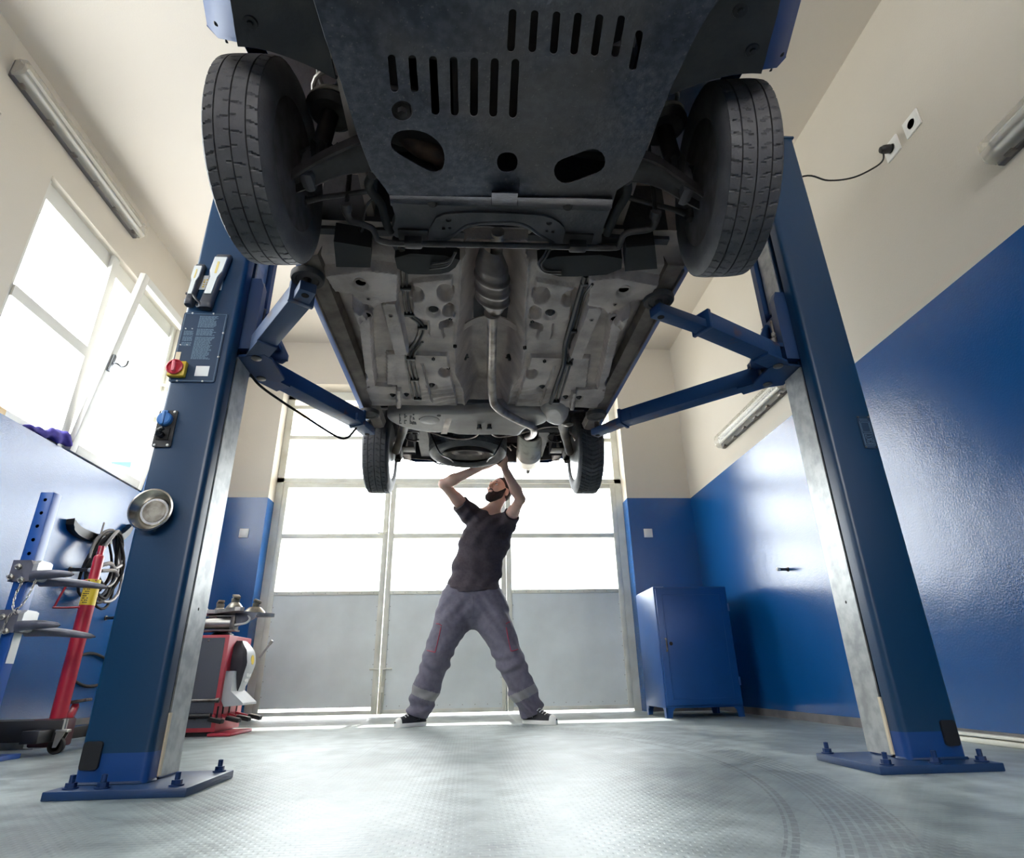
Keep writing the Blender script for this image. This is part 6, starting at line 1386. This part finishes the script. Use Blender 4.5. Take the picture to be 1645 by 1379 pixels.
def chain(pts, name='safety_chain'):
    C = bez(pts, 12); L = np.cumsum([0] + [np.linalg.norm(C[i + 1] - C[i]) for i in range(len(C) - 1)]); m = MB(); k = 0; s = 0
    while s < L[-1]:
        p = np.array([np.interp(s, L, C[:, i]) for i in range(3)]); q = np.array([np.interp(min(s + .002, L[-1]), L, C[:, i]) for i in range(3)]); d = (q - p) / (np.linalg.norm(q - p) + 1e-9)
        u = np.cross(d, [.3, 1, .1]) if k % 2 else np.cross(d, [1, .2, .1]); u /= np.linalg.norm(u)
        m.tube([p + d * .011 * math.cos(a) + u * .0055 * math.sin(a) for a in np.linspace(0, 2 * math.pi, 10, endpoint=False)], .0018, 5, closed=True); s += .0165; k += 1
    return m.build(name, 'chain_zinc', STD, 60)
chain([(sx + .03, sy - .06, .755), (sx + .02, sy - .064, .69), (sx + .025, sy - .062, .63), (sx + .05, sy - .06, .605)])
chain([(sx + .08, sy - .05, .765), (sx + .075, sy - .058, .70), (sx + .058, sy - .062, .645), (sx + .02, sy - .062, .60), (sx + .0, sy - .06, .50), (sx - .01, sy - .06, .42)])

# ================================================================== RED TRANSMISSION JACK
mat('jack_red', (178, 34, 54), 0.35, coat=.3)
mat('jack_maroon', (74, 26, 34), 0.5)
mat('label_yellow', (222, 190, 50), 0.5)
jx, jy = -2.060, 3.42
JK = thing('transmission_jack', 'tall red hydraulic jack with yellow label on a black wheeled base', 'jack', (jx, jy, 0))
MB().lathe([(0, .10), (.036, .10), (.036, .70), (.0365, .71), (.0365, .72), (.030, .725), (.026, .74), (.026, .955), (.022, .965), (.016, .97), (.016, 1.02), (0, 1.02)], (jx, jy, 0), n=32).build('cylinder', 'jack_red', JK, 40)
MB().lathe([(.0366, .70), (.0366, .835), (.0366, .835)], (jx, jy, 0), n=32).build('yellow_label', 'label_yellow', JK, 40)
m = MB()
for k in range(9):
    for j in range(4):
        if (k * 7 + j * 3) % 5: a = -1.9 + j * .22; m.box((jx + .0372 * math.cos(a), jy + .0372 * math.sin(a), .712 + k * .0115), (.0012, .006, .005), rot('Z', math.degrees(a)))
a = -1.55; m.prism([(-.014, .812), (.014, .812), (0, .830)], (0, .0015), lambda p, q, e: (jx + (.0368 + e) * math.cos(a) + p, jy + (.0368 + e) * math.sin(a), q)); m.build('label_print', 'print_black', bpy.data.objects['yellow_label'], 0)
MB().tube(bez([(jx + .03, jy - .02, .83), (jx - .08, jy - .05, .82), (jx - .10, jy - .05, .80), (jx - .13, jy - .05, .70), (jx - .12, jy - .05, .685), (jx + .02, jy - .02, .69)], 5), .0055, 8).build('carry_handle', 'jack_red', JK)
MB().bx(jx - .075, jx + .060, jy - .07, jy + .06, .03, .155, .01).build('base_block', 'jack_maroon', JK, 30)
lg = MB().bx(-2.56, -1.985, jy - .075, jy - .03, .055, .150, .004).bx(-2.56, -2.16, jy + .045, jy + .09, .055, .150, .004).bx(jx - .04, jx + .04, jy - .18, jy + .30, .055, .11, .004)
lg.build('base_legs', mat('black_paint', (26, 25, 27), .45), JK, 30)
def caster(x, y):
    m = MB().tube([(x, y, .155), (x, y, .105)], .012, 10).bx(x - .025, x + .03, y - .02, y + .02, .095, .108, .003)
    for s_ in (-1, 1): m.prism([(x - .02, .10), (x + .022, .10), (x - .005, .030), (x - .022, .030)], (y + s_ * .016 - .002, y + s_ * .016 + .002), XZ)
    f = m.build('caster_fork', 'chain_zinc', JK, 30)
    MB().lathe([(.036, -.011), (.038, -.008), (.038, .008), (.036, .011), (.024, .011), (.022, .006), (.010, .007), (.009, .014), (0, .014), (0, -.014), (.009, -.014), (.010, -.007), (.022, -.006), (.024, -.011)], (x - .014, y, .038), (0, 1, 0), 28).build('caster_wheel', 'black_rubber', f, 35)
caster(-1.985, jy - .06); caster(-2.50, jy - .05); caster(-2.50, jy + .07)
pa, pb = np.array([jx + .03, jy + .03, .13]), ony(122, 1133, jy + .10)
MB().beam(pa, pb, .032, .026, bev=.004).build('pump_pedal', 'jack_red', JK, 30)
MB().box(pb + [.01, .0, .018], (.105, .055, .014), rot('Y', -8), .004).build('pedal_pad', mat('pad_rubber', (104, 98, 96), .8, rgb2=(60, 56, 56), nscale=60), JK, 30)
o = MB().prism([(-2.64, 3.60), (-2.28, 3.64), (-2.24, 3.78), (-2.64, 3.78)], (0, .006), XY).prism([(-2.62, 3.62), (-2.33, 3.64), (-2.36, 3.76), (-2.62, 3.76)], (.006, .05), XY).build('floor_plate', 'zinc_plate', smooth=0); tag(o, 'light grey sheet metal ramp lying on the floor behind the jack', 'plate', kind='thing')

# ================================================================== TYRE CHANGER
mat('changer_grey', (84, 86, 94), 0.5, bump=.08, bscale=200)
mat('changer_red', (176, 42, 60), 0.4, rgb2=(190, 64, 78), nscale=6)
mat('pod_grey', (176, 178, 180), 0.4)
mat('pod_dark', (48, 46, 54), 0.5)
mat('alu_grey', (182, 178, 172), 0.35, 0.7, rgb2=(140, 136, 132), nscale=14)
tx0, tx1, ty0, ty1, tz1 = -2.12, -1.572, 4.18, 4.60, .595
TC = thing('tyre_changer', 'red and grey tyre changer with pedals and turntable, behind the lift post', 'tyre changer', ((tx0 + tx1) / 2, (ty0 + ty1) / 2, 0))
MB().bx(tx0, tx1, ty0, ty1, .025, tz1, .006).build('housing', 'changer_red', TC, 30)
g = MB().bx(tx0 + .01, tx1 - .026, ty0 - .004, ty0 + .004, .050, tz1 - .018).build('side_panel', 'changer_grey', TC, 0)
for (x, z) in ((-1.70, .56), (-1.70, .10), (-2.05, .56), (-2.05, .10)): MB().lathe([(.008, 0), (.006, .004), (0, .005)], (x, ty0 - .004, z), (0, -1, 0), 12).build('panel_screw', 'steel_dull', g)
MB().bx(tx0 + .03, tx1 - .03, ty0 + .03, ty1 - .03, .0, .05).build('plinth', 'black_plastic', TC, 0)
px_ = tx1
MB().bx(px_ - .03, px_ + .11, ty0 - .035, ty1 - .06, .002, .020, .005).build('toe_guard', 'changer_red', TC, 30)
for i, (y, L) in enumerate(((ty0 - .025, .0), (ty0 + .06, .075), (ty0 + .17, .10), (ty0 + .30, .13))):
    m = MB().beam((px_ - .02, y + .02, .125), (px_ + L, y + .02, .085), .022, .014); pd = m.build('pedal_arm', 'changer_red', TC, 30)
    MB().box((px_ + L, y + .02, .090), (.085, .058, .022), rot('Y', 12), .004).build('pedal_pad', 'black_rubber', pd, 30)
    MB().box((px_ + L, y + .02, .1035), (.070, .046, .003), rot('Y', 12)).build('pedal_grip', 'alu_grey', pd, 0)
    MB().bx(px_, px_ + .002, y + .008, y + .032, .10, .17).build('pedal_slot', 'dark_hole', TC, 0)
MB().tube([(px_ - .16, ty0 - .03, .205), (px_ - .005, ty0 - .03, .205)], .010, 10).lathe([(.014, 0), (.014, .02), (0, .022)], (px_ - .01, ty0 - .03, .205), (1, 0, 0), 14).build('locking_rod', 'steel_dull', TC)
MB().tube([(px_ - .19, ty0 - .024, .115), (px_ - .03, ty0 - .024, .118)], .015, 10).build('side_pedal', 'black_plastic', TC)
# control pod on the pedal side
def podsec(z):
    w = ip(z, [(.235, .045), (.26, .060), (.36, .095), (.46, .105), (.54, .085), (.565, .05)]); d = ip(z, [(.235, .050), (.30, .075), (.42, .105), (.50, .09), (.565, .035)]); return w, d
P = []; P2 = []
for z in np.linspace(.235, .565, 18):
    w, d = podsec(z); yc_ = ty0 + .19; P.append([(px_ + .001, yc_ - w, z), (px_ + d * .75, yc_ - w, z), (px_ + d * .95, yc_ - w * .8, z), (px_ + d, yc_ - w * .5, z), (px_ + d, yc_ + w * .7, z), (px_ + d * .9, yc_ + w, z), (px_ + .001, yc_ + w, z)])
m = MB().grid([r[2:] for r in P]); pod = m.build('control_pod', 'pod_grey', TC, 40)
MB().grid([r[:3] for r in P]).add(P[0], [tuple(range(7))]).add(P[-1], [tuple(range(7))]).build('pod_side', 'pod_dark', TC, 40)
w, d = podsec(.44); MB().lathe([(.030, 0), (.030, .003), (0, .003)], (px_ + d - .002, ty0 + .20, .445), (1, 0, .08), 24).build('round_sticker', 'label_yellow', pod)
for (z, L) in ((.350, .085), (.318, .06)):
    w, d = podsec(z); x = px_ + d + .001; m = MB(); y = ty0 + .16; rn = random.Random(int(z * 1000))
    while y < ty0 + .16 + L: l = .006 + rn.random() * .008; m.bx(x - .004, x + .0015, y, y + l, z - .010, z + .010 * (1 if rn.random() > .3 else .4)); y += l + .003
    m.build('pod_lettering', 'paper_white', pod, 0)
MB().prism([(px_, .375), (px_ + .045, .375), (px_ + .05, .255), (px_ + .135, .185), (px_ + .135, .172), (px_ + .02, .165), (px_, .20)], (ty0 + .03, ty0 + .29), lambda a, b, e: (a, e, b)).build('pod_shelf', 'pod_grey', TC, 20)
MB().tube([(px_ + .10, ty0 + .33, .46), (px_ + .165, ty0 + .34, .565)], .007, 8).lathe([(.011, 0), (.011, .03), (0, .032)], (px_ + .155, ty0 + .338, .55), (.5, .05, .8), 12).build('lever', 'alu_grey', TC)
# turntable: four-armed table on its stem, jaws on top, air cylinder below
tcx, tcy, tzz = -1.705, 4.40, .762
MB().lathe([(.075, tz1), (.070, tz1 + .02), (.055, tz1 + .025), (.055, tzz - .02), (.0, tzz - .02)], (tcx, tcy, 0), n=28).build('stem', 'black_plastic', TC, 40)
tt = MB().lathe([(.11, tzz - .022), (.125, tzz - .018), (.125, tzz), (0, tzz)], (tcx, tcy, 0), n=36)
for k in range(4):
    a = math.radians(35 + 90 * k); d = np.array([math.cos(a), math.sin(a)]); n = np.array([-d[1], d[0]]); c = np.array([tcx, tcy])
    poly = [tuple(c + n * .10), tuple(c + d * .14 + n * .075), tuple(c + d * .32 + n * .030), tuple(c + d * .335), tuple(c + d * .32 - n * .030), tuple(c + d * .14 - n * .075), tuple(c - n * .10)]
    tt.prism(poly, (tzz - .022, tzz + .002), XY)
tb_ = tt.build('turntable', 'alu_grey', TC, 30)
for k in range(4):
    a = math.radians(35 + 90 * k); d = np.array([math.cos(a), math.sin(a), 0]); c = np.array([tcx, tcy, tzz]) + d * .19
    R = np.stack([d, [-d[1], d[0], 0], [0, 0, 1.0]], 1)
    m = MB(); P = []
    for (s_, h) in ((1.0, .0), (.95, .012), (.65, .034), (.55, .040), (.50, .042)): P.append([c + R @ np.array([.075 * s_ * math.cos(t), .055 * s_ * math.sin(t), h]) for t in np.linspace(0, 2 * math.pi, 18, endpoint=False)])
    m.grid(P, cv=True); m.add(P[-1], [tuple(range(18))]); m.box(c + R @ np.array([0, 0, .056]), (.030, .050, .034), R, .004); m.box(c + R @ np.array([.010, 0, .082]), (.052, .045, .018), R @ rot('Y', 22), .004); m.build('jaw', mat('jaw_steel', (150, 144, 130), .4, .6, rgb2=(110, 104, 96), nscale=20), tb_, 35)
cyy = tcy - .13
MB().tube([(tcx - .17, cyy, tzz - .088), (tcx + .10, cyy, tzz - .088)], .036, 24).build('air_cylinder', 'alu_grey', TC)
MB().bx(tcx - .19, tcx - .165, cyy - .04, cyy + .045, tzz - .135, tzz - .035, .003).bx(tcx + .10, tcx + .13, cyy - .04, cyy + .045, tzz - .135, tzz - .035, .003).bx(tcx - .19, tcx + .13, cyy - .045, cyy - .038, tzz - .048, tzz - .040).bx(tcx - .19, tcx + .14, cyy - .045, cyy + .05, tzz - .14, tzz - .130).build('cylinder_bracket', 'steel_dull', TC, 30)
MB().prism([(tcx + .12, tzz - .024), (tcx + .26, tzz - .024), (tcx + .25, tzz - .06), (tcx + .14, tzz - .115), (tcx + .12, tzz - .115)], (cyy - .02, cyy - .012), XZ).prism([(tcx - .16, tzz - .024), (tcx - .28, tzz - .024), (tcx - .26, tzz - .07), (tcx - .18, tzz - .115)], (cyy - .02, cyy - .012), XZ).build('gusset', 'clamp_grey', TC, 0)
MB().tube(bez([(tcx + .13, cyy - .03, tzz - .10), (tcx + .20, cyy - .03, tzz - .09), (tcx + .22, cyy - .02, tzz - .06), (tcx + .19, cyy - .01, tzz - .03)], 5), .007, 8).build('air_hose', 'white_plastic', TC)
MB().tube([(tcx - .19, tcy - .02, tz1), (tcx - .19, tcy - .02, tz1 + .05)], .022, 14).build('valve', mat('brass', (196, 160, 110), .35, .7), TC)
MB().bx(-1.99, -1.945, 4.56, 4.62, tz1, 1.28, .004).build('tower_post', 'wood_tan', TC, 30)

# ================================================================== BLUE CABINET
mat('cabinet_blue', (10, 66, 126), 0.4, rgb2=(13, 72, 136), nscale=3, bump=.05)
cx0, cx1, cy0, cy1, cz0, cz1 = 1.483, 2.090, 4.813, 5.365, .068, .965
CB_ = thing('steel_cabinet', 'blue steel cabinet on short legs in the corner by the garage door', 'cabinet', ((cx0 + cx1) / 2, (cy0 + cy1) / 2, 0))
MB().bx(cx0, cx1, cy0 + .018, cy1, cz0, cz1, .004).build('body', 'cabinet_blue', CB_, 30)
d_ = MB().bx(cx0 + .012, cx1 - .012, cy0, cy0 + .020, cz0 + .018, cz1 - .012, .003).build('door', 'cabinet_blue', CB_, 30)
m = MB()
for (a, b, c, d) in ((cx0 + .06, cx0 + .066, cz0 + .06, cz1 - .06), (cx1 - .066, cx1 - .06, cz0 + .06, cz1 - .06)): m.bx(a, b, cy0 - .003, cy0 + .002, c, d)
m.bx(cx0 + .06, cx1 - .06, cy0 - .003, cy0 + .002, cz1 - .066, cz1 - .06).bx(cx0 + .06, cx1 - .06, cy0 - .003, cy0 + .002, cz0 + .06, cz0 + .066); m.build('door_ridge', 'cabinet_blue', d_, 0)
MB().tube(bez([(cx0 + .050, cy0 + .002, .475), (cx0 + .050, cy0 - .022, .478), (cx0 + .050, cy0 - .024, .52), (cx0 + .050, cy0 - .022, .562), (cx0 + .050, cy0 + .002, .565)], 5), .006, 8).build('handle', 'steel_dull', d_)
MB().lathe([(.014, 0), (.014, .002), (0, .002)], (cx0 + .092, cy0, .528), (0, -1, 0), 16).build('keyhole', 'dark_hole', d_)
for z in (.25, .80): MB().tube([(cx1 - .008, cy0 - .004, z - .03), (cx1 - .008, cy0 - .004, z + .03)], .007, 10).build('hinge', 'cabinet_blue', CB_)
for (x, y, s_, e) in ((cx0, cy0 + .018, 1, 1), (cx1, cy0 + .018, -1, 1), (cx0, cy1, 1, -1), (cx1, cy1, -1, -1)):
    MB().prism([(x, cz0 + .002), (x + s_ * .075, cz0 + .002), (x + s_ * .055, cz0 - .02), (x + s_ * .045, 0), (x + s_ * .008, 0)], (y, y + e * .012), XZ).prism([(y, cz0 + .002), (y + e * .075, cz0 + .002), (y + e * .05, cz0 - .02), (y + e * .045, 0), (y + e * .0, 0)], (x, x + s_ * .012), YZ).build('leg', 'cabinet_blue', CB_, 30)
MB().bx(cx0 + .01, cx0 + .10, cy0 + .05, cy1 - .02, cz1, cz1 + .006).build('paper_on_top', 'paper_white', None, 0)
o = bpy.data.objects['paper_on_top']; o.name = 'paper_sheet'; tag(o, 'white paper sheet lying on top of the blue cabinet', 'paper', kind='thing')
